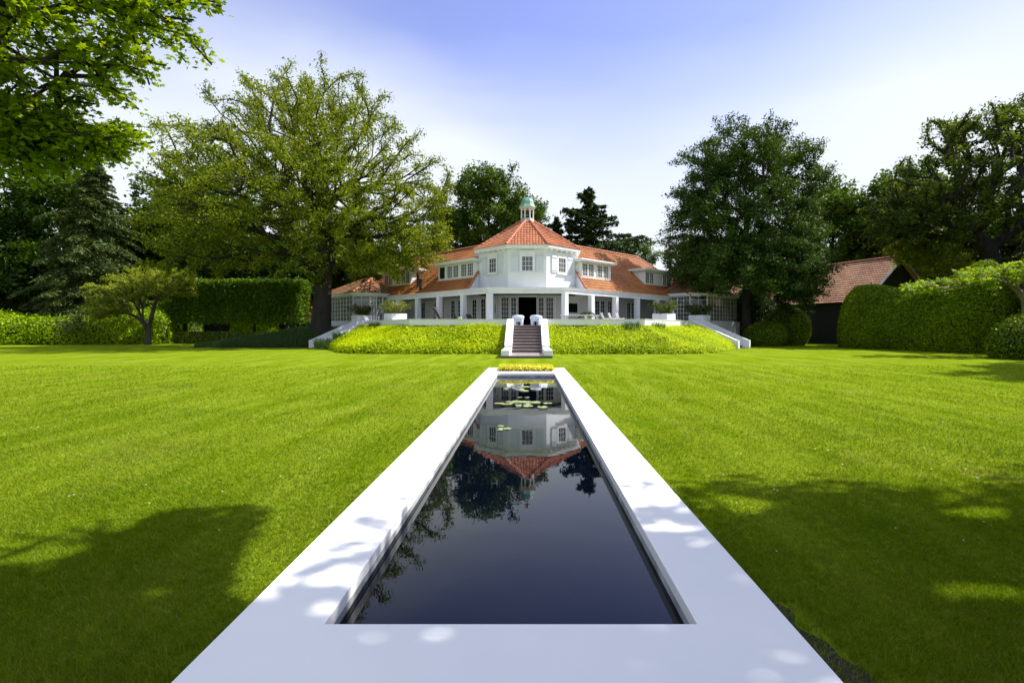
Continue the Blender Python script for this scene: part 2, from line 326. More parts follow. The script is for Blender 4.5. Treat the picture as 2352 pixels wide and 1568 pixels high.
# ---------------------------------------------------------------- leaf & twig generators
def rand_rot(n, up=.0):
    z = rng.normal(size=(n, 3)); z[:, 2] += up*np.where(rng.random(n) < .9, 1, -1)*2
    z /= np.linalg.norm(z, axis=1)[:, None]
    a = rng.normal(size=(n, 3)); x = np.cross(a, z); x /= np.linalg.norm(x, axis=1)[:, None]; y = np.cross(z, x)
    return x, y, z
KITE = np.array([(0, -.5, 0), (.30, .05, .06), (0, .5, 0), (-.30, .05, .06)])
def leaves(name, P, size, mat, parent, up=.6, shape=KITE, jit=.35, dirs=None, elong=1.0):
    n = len(P); x, y, z = rand_rot(n, up)
    if dirs is not None:
        y = dirs/np.linalg.norm(dirs, axis=1)[:, None]; x = np.cross(y, z); x /= np.linalg.norm(x, axis=1)[:, None]+1e-9; z = np.cross(x, y)
    s = (size*(1+jit*rng.normal(size=n)).clip(.45, 1.9))[:, None, None]
    S = shape[None]*np.array((1, elong, 1))
    V = P[:, None]+s*(S[..., 0:1]*x[:, None]+S[..., 1:2]*y[:, None]+S[..., 2:3]*z[:, None])
    k = len(shape)
    return quads(name, V.reshape(-1, 3), np.arange(n*k).reshape(n, k), mat, parent)
def lobed_leaf():
    # five-lobed leaf outline as a fan of triangles round a centre
    pts = []
    for k in range(5):
        a = math.pi/2+(k-2)*1.02; r = (.40, .52, .60, .52, .40)[k]
        pts.append((r*math.cos(a), r*math.sin(a)-.05, -.05))
        if k < 4:
            a2 = a+.51; pts.append((.24*math.cos(a2), .24*math.sin(a2)-.05, .02))
    pts.append((0, -.42, 0))
    return np.array([(0, -.05, .03)]+pts)
LOBE = lobed_leaf()
def lobed(name, P, size, mat, parent, up=.8, jit=.3):
    n = len(P); x, y, z = rand_rot(n, up); k = len(LOBE)
    s = (size*(1+jit*rng.normal(size=n)).clip(.45, 1.8))[:, None, None]
    V = P[:, None]+s*(LOBE[None, :, 0:1]*x[:, None]+LOBE[None, :, 1:2]*y[:, None]+LOBE[None, :, 2:3]*z[:, None])
    tri = np.array([(0, i, i+1 if i+1 < k else 1) for i in range(1, k)])
    F = (np.arange(n)[:, None, None]*k+tri[None]).reshape(-1, 3)
    return quads(name, V.reshape(-1, 3), F, mat, parent)

def blob_points(blobs, n):
    w = np.array([b[6] if len(b) > 6 else b[3]*b[4]*b[5] for b in blobs]); w = w/w.sum()
    out = []
    for b, k in zip(blobs, (w*n).astype(int)+1):
        d = rng.normal(size=(k, 3)); d /= np.linalg.norm(d, axis=1)[:, None]
        r = rng.random(k)**(1/2.6)*(1+.08*rng.normal(size=k))
        out.append(np.array(b[:3])+d*r[:, None]*np.array(b[3:6]))
    return np.concatenate(out)
def skeleton(trunk, att, droop=0.0, step=.9, bias=.35):
    """trunk: polyline of points; att: points every branch has to reach. Returns nodes, parents."""
    pos = [np.array(p, float) for p in trunk]; par = [-1]+list(range(len(trunk)-1))
    cap = len(pos)+len(att)*8; Pn = np.zeros((cap, 3)); Dn = np.zeros((cap, 3)); Ln = np.zeros(cap)
    for i, p in enumerate(pos):
        Pn[i] = p; Dn[i] = (pos[i]-pos[max(i-1, 0)]) if i else (0, 0, 1); Ln[i] = Ln[i-1]+np.linalg.norm(pos[i]-pos[i-1]) if i else 0
    par = list(par); n = len(pos); first = max(1, int(len(trunk)*.3)); top = Pn[n-1].copy()
    base = Pn[first]
    order = np.argsort(np.linalg.norm(att-(base+top)/2, axis=1)+rng.normal(size=len(att))*.6)
    for a in att[order]:
        d = a-Pn[first:n]; L = np.linalg.norm(d, axis=1)+1e-6
        dn = Dn[first:n]/(np.linalg.norm(Dn[first:n], axis=1)[:, None]+1e-6); cosv = (d*dn).sum(1)/L
        cost = L*(1.5-1.0*cosv)+bias*.12*Ln[first:n]
        j = int(np.argmin(cost))+first; s = Pn[j]; dist = np.linalg.norm(a-s)
        k = int(min(7, max(1, round(dist/step))))
        dir0 = dn[j-first]; c = s+dir0*dist*.35+np.array((0, 0, dist*.08))
        prev = j
        for q in range(1, k+1):
            u = q/k; p = (1-u)**2*s+2*u*(1-u)*c+u*u*a+(rng.normal(size=3)*.06*step if q < k else 0)
            p[2] -= droop*u*u*dist*.3
            Pn[n] = p; Dn[n] = p-Pn[prev]; Ln[n] = Ln[prev]+np.linalg.norm(Dn[n]); par.append(prev); prev = n; n += 1
    return Pn[:n], np.array(par)
def radii(par, n, tip=.012, p=2.35, base=None):
    r = np.zeros(n); acc = np.zeros(n)
    for i in range(n-1, -1, -1):
        r[i] = max(tip, acc[i])**1 if acc[i] == 0 else acc[i]**(1/p)
        r[i] = max(r[i], tip)
        if par[i] >= 0: acc[par[i]] += r[i]**p
    if base: r *= base/r[0]
    return np.maximum(r, tip)
def limbs(name, P, par, r, mat, parent, rmin=.02, sides=6, flare=None, nt_=0):
    i = np.arange(len(P)); e = i[(par >= 0) & (r > rmin) & (i >= nt_)]; a = P[par[e]]; b = P[e]; rb = r[e]; ra = np.minimum(r[par[e]], rb*1.5)
    if flare is not None: ra = np.where(par[e] == 0, ra*flare, ra)
    tr = par[e]+1 == e; ra = np.where(tr & (rb > r[0]*.4), r[par[e]], ra)
    if flare is not None: ra = np.where(par[e] == 0, r[0]*flare, ra)
    d = b-a; L = np.linalg.norm(d, axis=1)[:, None]+1e-9; d = d/L
    ref = np.where(np.abs(d[:, 2:3]) > .9, np.array((1., 0, 0)), np.array((0, 0, 1.)))
    x = np.cross(d, ref); x /= np.linalg.norm(x, axis=1)[:, None]; y = np.cross(d, x)
    b = b+d*rb[:, None]*.3; a = a-d*ra[:, None]*np.where(par[e] == 0, 0, .3)[:, None]
    out = []
    q = 2*np.pi*np.arange(sides)/sides; cs, sn = np.cos(q)[None, :, None], np.sin(q)[None, :, None]
    A = a[:, None]+ra[:, None, None]*(cs*x[:, None]+sn*y[:, None]); B = b[:, None]+rb[:, None, None]*(cs*x[:, None]+sn*y[:, None])
    V = np.concatenate([A, B], axis=1); k = 2*sides
    f = np.array([(s, (s+1) % sides, (s+1) % sides+sides, s+sides) for s in range(sides)])
    F = (np.arange(len(e))[:, None, None]*k+f[None]).reshape(-1, 4)
    V = V.reshape(-1, 3)
    if nt_ > 1:   # the trunk itself: one continuous tapering tube with a slightly fluted, uneven girth
        T = resample(P[:nt_], nt_*5); s_ = np.linspace(0, nt_-1, len(T)); rr = np.interp(s_, np.arange(nt_), r[:nt_]); dd = np.linalg.norm(T-T[0], axis=1)
        rr = rr*(1+((flare or 1)-1)*np.exp(-dd/(rr[0]*2.2))); td = np.gradient(T, axis=0); td /= np.linalg.norm(td, axis=1)[:, None]
        xx = np.cross(td, (0, 1., 0)); xx /= np.linalg.norm(xx, axis=1)[:, None]; yy = np.cross(td, xx); ns = 18; g = 2*np.pi*np.arange(ns)/ns
        fl = 1+.07*np.sin(g*5+1)[None]*np.exp(-dd/(rr[0]*5))[:, None]+.035*np.sin(g[None]*3+dd[:, None]*1.3)+.02*np.sin(g[None]*7-dd[:, None]*2.1)
        W_ = T[:, None]+(rr[:, None]*fl)[..., None]*(np.cos(g)[None, :, None]*xx[:, None]+np.sin(g)[None, :, None]*yy[:, None]); n0 = len(V); V = np.concatenate([V, W_.reshape(-1, 3)])
        J, K = np.meshgrid(np.arange(len(T)-1), np.arange(ns), indexing='ij'); J, K = J.ravel(), K.ravel(); K2 = (K+1) % ns
        F = np.concatenate([F, n0+np.stack([J*ns+K, J*ns+K2, (J+1)*ns+K2, (J+1)*ns+K], 1)])
    return quads(name, V, F, mat, parent, smooth=True)
def twig_points(P, par, r, rthin, per, sig, n_total):
    e = np.arange(len(P))[(par >= 0) & (r < rthin)]; a = P[par[e]]; b = P[e]
    w = np.linalg.norm(b-a, axis=1); w /= w.sum(); pick = rng.choice(len(e), n_total, p=w)
    u = rng.random(n_total)[:, None]; return a[pick]*(1-u)+b[pick]*u+rng.normal(size=(n_total, 3))*np.array(sig), (b-a)[pick]
def grow(name, label, cat, base, trunk, blobs, natt, nleaf, size, lm, bm, group=None, trunk_r=.4, sig=(.28, .28, .22), rthin=.06, up=.5, droop=0, step=.9, rmin=.02, flare=1.5, elong=1.25, sides=6, lobes=False, keepf=None, tip=.012):
    global rng
    keep_rng = rng; rng = np.random.default_rng(zlib.crc32((name+label).encode()))
    """base: world position; trunk and blobs are relative to it"""
    root = thing(name, label, cat, base, group); B = np.array(base)
    T = [B+np.array(p) for p in trunk]; bl = [(B[0]+q[0], B[1]+q[1], B[2]+q[2])+tuple(q[3:]) for q in blobs]
    att = blob_points(bl, natt)
    P, par = skeleton(T, att, droop, step); r = radii(par, len(P), tip=tip, base=trunk_r)
    limbs('trunk', P, par, r, bm, root, rmin, sides, flare, len(T))
    L, D = twig_points(P, par, r, rthin, 1, sig, nleaf)
    if keepf is not None: L = L[keepf(L)]
    if lobes: lobed('crown', L, size, lm, root, up)
    else: leaves('crown', L, size, lm, root, up, elong=elong)
    rng = keep_rng
    return root
def trunk_line(h, lean=(0, 0), n=7, wob=.1):
    return [(lean[0]*(i/n)**1.5+rng.normal()*wob*(i > 0), lean[1]*(i/n)**1.5+rng.normal()*wob*(i > 0), h*i/n) for i in range(n+1)]

# ================================================================ ground, pool
AX = -.09                      # x of the garden's axis
PI_, PO = .945, 1.425          # pool half widths inside / outside
PY0, PY1, PYO0, PYO1 = 2.60, 16.95, 1.70, 19.35
def ground():
    xs = [-260, AX-PI_-.02, AX+PI_+.02, 260]; ys = [-60, PY0-.02, PY1+.02, 320]; g = MB()
    for i in range(3):
        for j in range(3):
            if (i, j) == (1, 1): continue
            g.add([(xs[i], ys[j], 0), (xs[i+1], ys[j], 0), (xs[i+1], ys[j+1], 0), (xs[i], ys[j+1], 0)], [(0, 1, 2, 3)])
    tag(g.build('lawn', M['lawn']), kind='structure')
ground()
def pool():
    t = thing('reflecting_pool', 'long white-rimmed reflecting pool set in the lawn', 'pool', (AX, PYO0, 0))
    RZ = .05
    m = MB()
    # rim as four mitred slabs
    o = [(AX-PO, PYO0), (AX+PO, PYO0), (AX+PO, PYO1), (AX-PO, PYO1)]; i_ = [(AX-PI_, PY0), (AX+PI_, PY0), (AX+PI_, PY1), (AX-PI_, PY1)]
    vs = [(x, y, z) for z in (-.02, RZ) for (x, y) in o+i_]
    fs = []
    for k in range(4):
        j = (k+1) % 4
        fs += [(8+k, 8+j, 12+j, 12+k), (k, j, 8+j, 8+k), (4+j, 4+k, 12+k, 12+j)]
    m.add(vs, fs); m.build('rim', M['rim'], t, bevel=.006)
    b = MB()
    xi, xo = PI_+.004, PI_+.014
    for (x0, x1, y0, y1) in ((AX-PI_-.08, AX-PI_, PY0-.08, PY1+.08), (AX+PI_, AX+PI_+.08, PY0-.08, PY1+.08)):
        b.box((x0+.004*(x0 < AX)*-1, y0, -.9), (x1+(.004 if x0 > AX else -.004), y1, -.021))
    b.box((AX-PI_+.0, PY0-.08, -.9), (AX+PI_, PY0-.004, -.021)); b.box((AX-PI_, PY1+.004, -.9), (AX+PI_, PY1+.08, -.021))
    b.box((AX-PI_, PY0, -.98), (AX+PI_, PY1, -.9))
    m2 = plain('stained_basin', (.50, .53, .54), (.20, .22, .22), 3, .8, 15, .4, stretch=(1, 1, .5))
    b.build('basin', m2, t)
    w = MB(); w.add([(AX-PI_-.003, PY0-.003, -.072), (AX+PI_+.003, PY0-.003, -.072), (AX+PI_+.003, PY1+.003, -.072), (AX-PI_-.003, PY1+.003, -.072)], [(0, 1, 2, 3)])
    tag(w.build('water', M['water']), kind='structure')
pool()
def lily(name_lab, cx, cy, n, sx, sy, sc_=1.0):
    t = thing('water_lily', name_lab, 'water lily', (cx, cy, -.07), 'water lilies floating in the pool')
    for k in range(n):
        m = MB(); x = cx+rng.normal()*sx; y = cy+rng.normal()*sy; r = (.06+.07*rng.random())*sc_; a0 = rng.random()*6.28; z = -.066+.0012*k
        x = min(max(x, AX-PI_+.12), AX+PI_-.12)
        pts = [(x, y, z)]+[(x+r*math.cos(a0+.25+q*(5.8/13)), y+r*math.sin(a0+.25+q*(5.8/13)), z+.004*math.sin(q*1.7)) for q in range(14)]
        m.add(pts, [(0, q, q+1) for q in range(1, 14)]); m.build('pad', M['l_lily'], t)
lily('water lily pads in the middle of the pool below the reflected doorway', -.06, 11.1, 24, .30, .55)
lily('smaller group of lily pads nearest the far pool edge', -.25, 14.0, 14, .17, .5)
lily('few small lily pads near the left pool wall', -.42, 8.3, 5, .05, .10, .55)

def surf_leaves(P, Nn, dens_up=.5):
    pass
def leafy_on(name, V, F, n, size, mat, parent, sig=.04, up=.7, out=.05, elong=1.2):
    """scatter leaves on a quad surface by area"""
    V = np.asarray(V, float); F = np.asarray(F); a, b, c, d = (V[F[:, i]] for i in range(4))
    ar = np.linalg.norm(np.cross(c-a, d-b), axis=1); p = ar/ar.sum(); k = rng.choice(len(F), n, p=p)
    u, v = rng.random(n)[:, None], rng.random(n)[:, None]
    nn = np.cross(c-a, d-b); nn /= np.linalg.norm(nn, axis=1)[:, None]+1e-9
    P = (a[k]*(1-u)*(1-v)+b[k]*u*(1-v)+c[k]*u*v+d[k]*(1-u)*v)+rng.normal(size=(n, 3))*sig+nn[k]*(rng.random(n)[:, None]**2*out)
    x, y, z = rand_rot(n, 0); z = z*.55+nn[k]*.6+np.array((0, 0, up*.5)); z /= np.linalg.norm(z, axis=1)[:, None]
    x = np.cross(y, z); x /= np.linalg.norm(x, axis=1)[:, None]+1e-9; y = np.cross(z, x)
    s = (size*(1+.3*rng.normal(size=n)).clip(.5, 1.8))[:, None, None]; S = KITE[None]*np.array((1, elong, 1))
    W = P[:, None]+s*(S[..., 0:1]*x[:, None]+S[..., 1:2]*y[:, None]+S[..., 2:3]*z[:, None])
    return quads(name, W.reshape(-1, 3), np.arange(n*4).reshape(n, 4), mat, parent)
def smooth_noise(seed, k=14):
    g = np.random.default_rng(seed); w = g.normal(size=(k, 3))*1.1; ph = g.random(k)*6.28; am = 1/(1+np.linalg.norm(w, axis=1))
    return lambda P: (np.sin(P@w.T+ph)*am).sum(1)/am.sum()*2.2
def grid_faces(nu, nv, closed=False):
    F = []
    for i in range(nu if closed else nu-1):
        for j in range(nv-1):
            i2 = (i+1) % nu; F.append((i*nv+j, i2*nv+j, i2*nv+j+1, i*nv+j+1))
    return np.array(F)
def loft(bottom, top, nv, prof, amp=.1, seed=1, fr=1.0):
    b, t = np.array(bottom, float), np.array(top, float); n = len(b); v = np.linspace(0, 1, nv)
    V = b[:, None]*(1-v)[None, :, None]+t[:, None]*v[None, :, None]
    V[:, :, 2] = b[:, 2][:, None]+(t[:, 2]-b[:, 2])[:, None]*prof(v)[None]
    V = V.reshape(-1, 3); nz_ = smooth_noise(seed); V[:, 2] += amp*nz_(V*fr)*np.tile(np.sin(v*np.pi).clip(.0, 1)**.5, n)
    return V, grid_faces(n, nv)
# flower bed on the far rim
def bed():
    t = thing('flower_bed', 'low golden leafy flower bed on the far end of the pool rim', 'flower bed', (AX, 18.3, .05))
    x0, x1, y0, y1 = AX-.97, AX+.97, 17.72, 18.95
    m = MB(); m.box((x0+.05, y0+.05, .051), (x1-.05, y1-.05, .12)); m.build('soil', M['litter'], t)
    n = 9000; P = np.stack([rng.uniform(x0, x1, n), rng.uniform(y0, y1, n), .06+rng.random(n)**.7*.17], 1)
    ex = np.minimum(np.minimum(P[:, 0]-x0, x1-P[:, 0]), np.minimum(P[:, 1]-y0, y1-P[:, 1])); P[:, 2] = np.minimum(P[:, 2], .09+ex*2.2+.03*rng.random(n))
    P[:, :2] += rng.normal(size=(n, 2))*.02
    leaves('foliage', P, .06, M['l_bed'], t, up=.5)
bed()

# ================================================================ front steps
LY0, LY1, SY = 26.2, 29.7, 33.2
FZ = 1.72                       # terrace floor height
def front_steps():
    t = thing('front_steps', 'dark timber front steps between sloping white cheek walls', 'steps', (AX, LY0, 0))
    m = MB(); m.box((AX-1.32, LY0, 0.0), (AX+1.32, LY1+.3, .10)); m.build('landing_base', M['deck'], t)
    m = MB()
    for k in range(22): m.box((AX-1.345, LY0-.02+k*.159, .10), (AX+1.345, LY0-.02+k*.159+.153, .125))
    m.build('landing', M['decktop'], t)
    n = 9; rise = (FZ-.125)/n; run = (SY-LY1)/n
    for k in range(n):
        y = LY1+k*run; z = .125+k*rise
        m = MB(); m.box((AX-.87, y, z-.02 if k else z+.002), (AX+.87, y+.04, z+rise-.03)); m.build('riser', M['deck'], t)
        m = MB(); m.box((AX-.87, y-.03, z+rise-.029), (AX+.87, y+run+.035, z+rise)); m.build('tread', M['decktop'], t, bevel=.006)
    for s in (-1, 1):
        x0, x1 = sorted((AX+s*.872, AX+s*1.305)); m = MB()
        ys = [LY1-.1, LY1-.1, SY+.15, SY+.15]; zt = [0, .58, 2.15, 2.15]
        pts = [(LY1-.12, 0), (LY1-.12, .58), (SY-.12, 2.13), (SY+.18, 2.13), (SY+.18, 0)]
        m.add([(x0, y, z) for y, z in pts]+[(x1, y, z) for y, z in pts], [(0, 1, 2, 3, 4), (9, 8, 7, 6, 5)]+[(i, (i+5), (i+1) % 5+5, (i+1) % 5) for i in range(5)])
        m.build('cheek_wall', M['white'], t, bevel=.012)
        m = MB(); a, b = sorted((AX+s*.90, AX+s*1.325)); m.box((a, LY0+.03, .126), (b, LY1-.125, .40)); m.build('end_block', M['white'], t, bevel=.012)
front_steps()

# ================================================================ terrace
def mir(sg, x, y, sh=0):
    return (AX+sg*(x)+(sh if sg < 0 else 0), y)
SH = .35    # left side sits a little nearer the axis
TW = {}     # terrace outline on each side (x measured from the axis)
side_pts = [(1.31, 33.3), (7.65, 33.3), (13.15, 40.8)]
plinth = [(14.75, 42.4), (16.0, 44.55), (20.2, 48.75), (22.5, 54)]
def terrace():
    out = []
    for sg in (-1, 1):
        p = [mir(sg, x, y, SH if x > 10 else 0) for x, y in side_pts+plinth]
        out.append(p)
    L, Rr = out
    poly = [(x, y) for x, y in L[::-1]]+[(AX-.86, 33.3), (AX+.86, 33.3)]+Rr
    m = MB(); m.prism([(x, y) for x, y in poly], FZ-.12, FZ)
    tag(m.build('terrace', M['pavement']), kind='structure')
    for sg, p in ((-1, L), (1, Rr)):
        path = p[:3] if sg > 0 else p[:3][::-1]
        side = 'right' if sg > 0 else 'left'
        m = MB(); m.sweep(path, [(.0, -.2), (.0, 2.09), (-.26, 2.09), (-.26, -.2)])
        w = m.build('terrace_wall', M['white']); tag(w, f'low white terrace wall {side} of the front steps above the yellow-green bank', 'wall', 'low white terrace walls')
        m = MB(); m.sweep(path, [(.03, 2.092), (.03, 2.13), (-.29, 2.13), (-.29, 2.092)]); m.build('coping', M['white'], w)
        q = p[3:] if sg > 0 else p[3:][::-1]
        m = MB(); m.sweep(q, [(0, -.2), (0, FZ-.122), (-.2, FZ-.122), (-.2, -.2)])
        w = m.build('plinth_wall', M['white']); tag(w, f'white plinth wall below the {side} glazed pavilion', 'wall', 'white plinth walls below the pavilions')
        m = MB(); m.sweep(q, [(0.004, FZ-.12), (0.004, 2.12), (-.2, 2.12), (-.2, FZ-.12)]); m.build('parapet', M['white'], w)
terrace()

def side_steps(sg):
    side = 'right' if sg > 0 else 'left'
    t = thing('side_steps', f'white-walled steps down from the {side} end of the terrace', 'steps', (*mir(sg, 14.5, 40.2, SH), 0), 'side steps of the terrace')
    o = np.array((*mir(sg, 13.15, 40.8, SH), 0)); run = np.array((sg*.7071, -.7071, 0)); sep = np.array((sg*.7071, .7071, 0))
    F = frame(o, run, sep)     # x: down the flight, y: up, z: across
    Lr, Wd = 3.55, 2.27
    for z0, z1 in ((-.02, .26), (Wd-.26, Wd+.02)):
        m = MB(); pts = [(-.3, 0), (-.3, 2.13), (0.05, 2.13), (Lr, .62), (Lr+.12, .62), (Lr+.12, 0)]
        k = len(pts); m.add([F(x, y, z0) for x, y in pts]+[F(x, y, z1) for x, y in pts], [tuple(range(k)), tuple(range(2*k-1, k-1, -1))]+[(i, i+k, (i+1) % k+k, (i+1) % k) for i in range(k)])
        m.build('cheek_wall', M['white'], t, bevel=.012)
    n = 9; r_ = (FZ-.02)/n; w = Lr/n
    for k in range(n):
        m = MB(); m.fbox(F, w*k-.02, w*(k+1), FZ-r_*(k+1)-.04, FZ-r_*(k+1)+(.0 if k < n-1 else .03), .262, Wd-.262); m.build('step', M['decktop'], t)
        if k < n-1:
            m = MB(); m.fbox(F, w*(k+1)-.04, w*(k+1)-.021, FZ-r_*(k+2)+.001, FZ-r_*(k+1)-.041, .262, Wd-.262); m.build('riser', M['deck'], t)
side_steps(1); side_steps(-1)

# bank with ground cover
def bank(sg):
    bot = [mir(sg, x, y, SH if x > 12 else 0) for x, y in ((1.34, 30.5), (4, 30.45), (9.0, 30.5), (10.6, 31.0), (11.8, 32.1), (13.3, 34.6), (15.45, 38.2))]
    top = [mir(sg, x, y, SH if x > 12 else 0) for x, y in ((1.34, 33.35), (4, 33.35), (7.65, 33.35), (8.2, 34.1), (9.4, 35.7), (11.2, 38.2), (13.2, 40.7))]
    n = 70
    b = np.array([(x, y, .0) for x, y in resample(bot, n)]); t = np.array([(x, y, 1.62) for x, y in resample(top, n)])
    V, F = loft(b, t, 26, lambda v: np.minimum(1, .16*(v > 0)+.9*v**.95), .22, 5+sg, 1.3)
    side = 'right' if sg > 0 else 'left'
    tag(quads('bank', V-np.array((0, 0, .04)), F, M['litter'], smooth=True), kind='structure')
    if sg < 0: F = F[:, ::-1]
    g = leafy_on('ground_cover', V, F, 60000, .085, M['l_cover'], None, sig=.035, out=.12, up=.6)
    tag(g, f'bright yellow-green ground cover on the bank {side} of the front steps', 'ground cover', kind='stuff')
bank(1); bank(-1)

def grass_clump(name, label, cat, c, rad, n, h, mat, group=None, w=.012, zf=None, kind=None, parent=None, lean=.5):
    n = int(n); a = rng.random(n)*6.28; r = rad*np.sqrt(rng.random(n)); x = c[0]+r*np.cos(a); y = c[1]+r*np.sin(a)*(rad and 1); z = np.full(n, c[2]) if zf is None else zf(x, y)
    H = h*(.6+.6*rng.random(n)); d = rng.normal(size=(n, 2))*lean*.35*H[:, None]+np.stack([np.cos(a), np.sin(a)], 1)*(r/max(rad, .01)*lean*.5*H)[:, None]
    b = np.stack([x, y, z], 1); p = np.stack([-np.sin(a+1), np.cos(a+1), 0*a], 1)*w
    mid = b+np.stack([d[:, 0]*.35, d[:, 1]*.35, H*.62], 1); tip = b+np.stack([d[:, 0], d[:, 1], H*.9], 1)
    V = np.stack([b-p, b+p, mid+p*.7, tip, mid-p*.7], 1).reshape(-1, 3)
    o = quads(name, V, np.arange(n*5).reshape(n, 5), mat, parent)
    return tag(o, label, cat, group, kind)

# ================================================================ the house
HZ = 4.41       # eave / cornice top
def W(sg, t, m, z): return (AX+sg*(2.79+.70711*t-.70711*m), 36+.70711*(t+m), z)
SL = (8.53-HZ)/4.63
TEND = 20.56; RM = 4.63
house = thing('white_house', 'white two-storey house with orange pantile roofs, octagonal tower and pillared veranda', 'house', (AX, 40, FZ))
def tile_roof(name, O, A, B, inside, a0, a1, b0, b1, mat, parent, tw=.22, tl=.32, amp=.04):
    O, A, B = (np.array(q, float) for q in (O, A, B)); A /= np.linalg.norm(A); B /= np.linalg.norm(B); Nn = np.cross(A, B); Nn *= np.sign(Nn[2])
    sub = 5; na = int(np.ceil((a1-a0)/tw*sub)); nb = int(np.ceil((b1-b0)/tl))
    a = a0+np.arange(na+1)*tw/sub; ph = (a/tw) % 1
    prof = amp*np.where(ph < .62, np.cos(ph/.62*np.pi*1.0)*.45+.1, -.35+1.0*((ph-.62)/.38)**1.3*.9)
    rows = []; bb = []
    for j in range(nb):
        y0 = b0+j*tl; rows += [(y0, .042), (min(y0+tl, b1+tl), .0)]
    rows = np.array(rows); nr = len(rows)
    Aa = a[:, None, None]*A; Bb = rows[:, 0][None, :, None]*B; H = (prof[:, None]+rows[:, 1][None])[..., None]*Nn
    V = (O+Aa+Bb+H).reshape(-1, 3)
    I, J = np.meshgrid(np.arange(na), np.arange(nr-1), indexing='ij'); I, J = I.ravel(), J.ravel()
    ca = a0+(I+.5)*tw/sub; cb = (rows[J, 0]+rows[J+1, 0])/2
    ctr = O+ca[:, None]*A+cb[:, None]*B
    k = inside(ca, cb, ctr); I, J = I[k], J[k]
    F = np.stack([I*nr+J, (I+1)*nr+J, (I+1)*nr+J+1, I*nr+J+1], 1)
    ua = lambda i: (a0+i*tw/sub)/tw+.19
    row = J//2+.5
    uv = np.stack([np.stack([np.floor(ua(I+.5))+.5, row], 1)]*4, 1)
    return quads(name, V, F, mat, parent, uv=uv.reshape(-1, 2))
def ridge_tiles(name, a, b, parent, r=.11, step=.34, mat=None):
    a, b = np.array(a, float), np.array(b, float); d = b-a; L = np.linalg.norm(d); d /= L; s = np.cross(d, (0, 0, 1)); s /= np.linalg.norm(s); u = np.cross(s, d)
    m = MB(); n = max(1, int(L/step))
    for k in range(n):
        p0, p1 = a+d*(k*L/n), a+d*((k+1)*L/n+.04); vs = []
        for p, rr in ((p0, r*1.16), (p1, r*.92)):
            for q in range(7):
                g = math.pi*q/6; vs.append(p+s*rr*math.cos(g)+u*(rr*math.sin(g)-.03))
        m.add(vs, [(i, i+1, i+8, i+7) for i in range(6)]+[tuple(range(7))])
    return m.build(name, mat or M['ridge'], parent)
def window(parent, F, w, h, cols, rows, fw=.06, mw=.022, glass='glassblind', name='window', depth=.05, sash=None):
    """window in frame F: x right from centre, y up from sill, z out of the wall. glass set back in its frame"""
    m = MB(); a = w/2
    m.fbox(F, -a, -a+fw, 0, h, -.02, depth); m.fbox(F, a-fw, a, 0, h, -.02, depth); m.fbox(F, -a+fw, a-fw, 0, fw, -.02, depth-.002); m.fbox(F, -a+fw, a-fw, h-fw, h, -.02, depth-.002)
    iw, ih = w-2*fw, h-2*fw
    for c in range(1, cols): x = -a+fw+iw*c/cols; m.fbox(F, x-mw/2, x+mw/2, fw, h-fw, -.01, depth-.015)
    for r_ in range(1, rows): y = fw+ih*r_/rows; m.fbox(F, -a+fw, a-fw, y-mw/2, y+mw/2, -.01, depth-.018)
    wo_ = m.build(name, M['paint'], parent)
    g = MB(); g.fbox(F, -a+fw-.005, a-fw+.005, fw-.005, h-fw+.005, -.006, .006); g.build('pane', M[glass], wo_)
    return wo_

# ---- tower
TF, TH, TV = 36.8, 1.38, 3.73
dg = TV-TH; TC = TF+TV
octo = [(-TH, TF), (TH, TF), (TV, TF+dg), (TV, TF+dg+2*TH), (TH, TF+2*TV), (-TH, TF+2*TV), (-TV, TF+dg+2*TH), (-TV, TF+dg)]
octo = [(AX+x, y) for x, y in octo]
m = MB(); m.prism(octo, 4.1, 7.3); m.build('tower_wall', M['white'], house)
m = MB(); m.sweep(octo, [(-.02, 7.24), (.27, 7.24), (.30, 7.30), (.33, 7.48), (-.02, 7.48)], closed=True); m.build('tower_gutter', M['white'], house)
for i in (7, 0, 1):
    a, b = np.array(octo[i]), np.array(octo[(i+1) % 8]); L = np.linalg.norm(b-a); d = (b-a)/L; n_ = (d[1], -d[0]); F = frame((*a, 7.16), (*d, 0), (*n_, 0))
    k = 5 if L < 3 else 6
    for q in range(k): x = L*(q+.5)/k; br = MB(); br.fbox(F, x-.05, x+.05, 0, .078, .002, .26); br.build('eave_bracket', M['paint'], house)
m = MB()
F0 = frame((AX+TV+.02, TF+dg-.04, 0), (1, 0, 0), (0, -1, 0)); m.tube([F0(.03, 7.2, .1), F0(.03, 4.45, .1)], .045, 8); m.build('downpipe', M['paint'], house)
ov = .34; TEZ = 7.48; APR = .42; APZ = 9.98
eo = [np.array(p) for p in octo]; cen = np.array((AX, TC))
def octo_off(k):
    P = octo; out = []
    for i in range(8):
        def sg_(a, b):
            d = np.array(b)-np.array(a); d /= np.linalg.norm(d); return np.array((d[1], -d[0]))
        n1, n2 = sg_(P[i-1], P[i]), sg_(P[i], P[(i+1) % 8]); mm = n1+n2; mm /= np.linalg.norm(mm); mm /= mm.dot(n1); out.append(np.array(P[i])+mm*k)
    return out
E = octo_off(ov)
tips = [cen+APR*(e-cen)/np.linalg.norm(e-cen) for e in E]
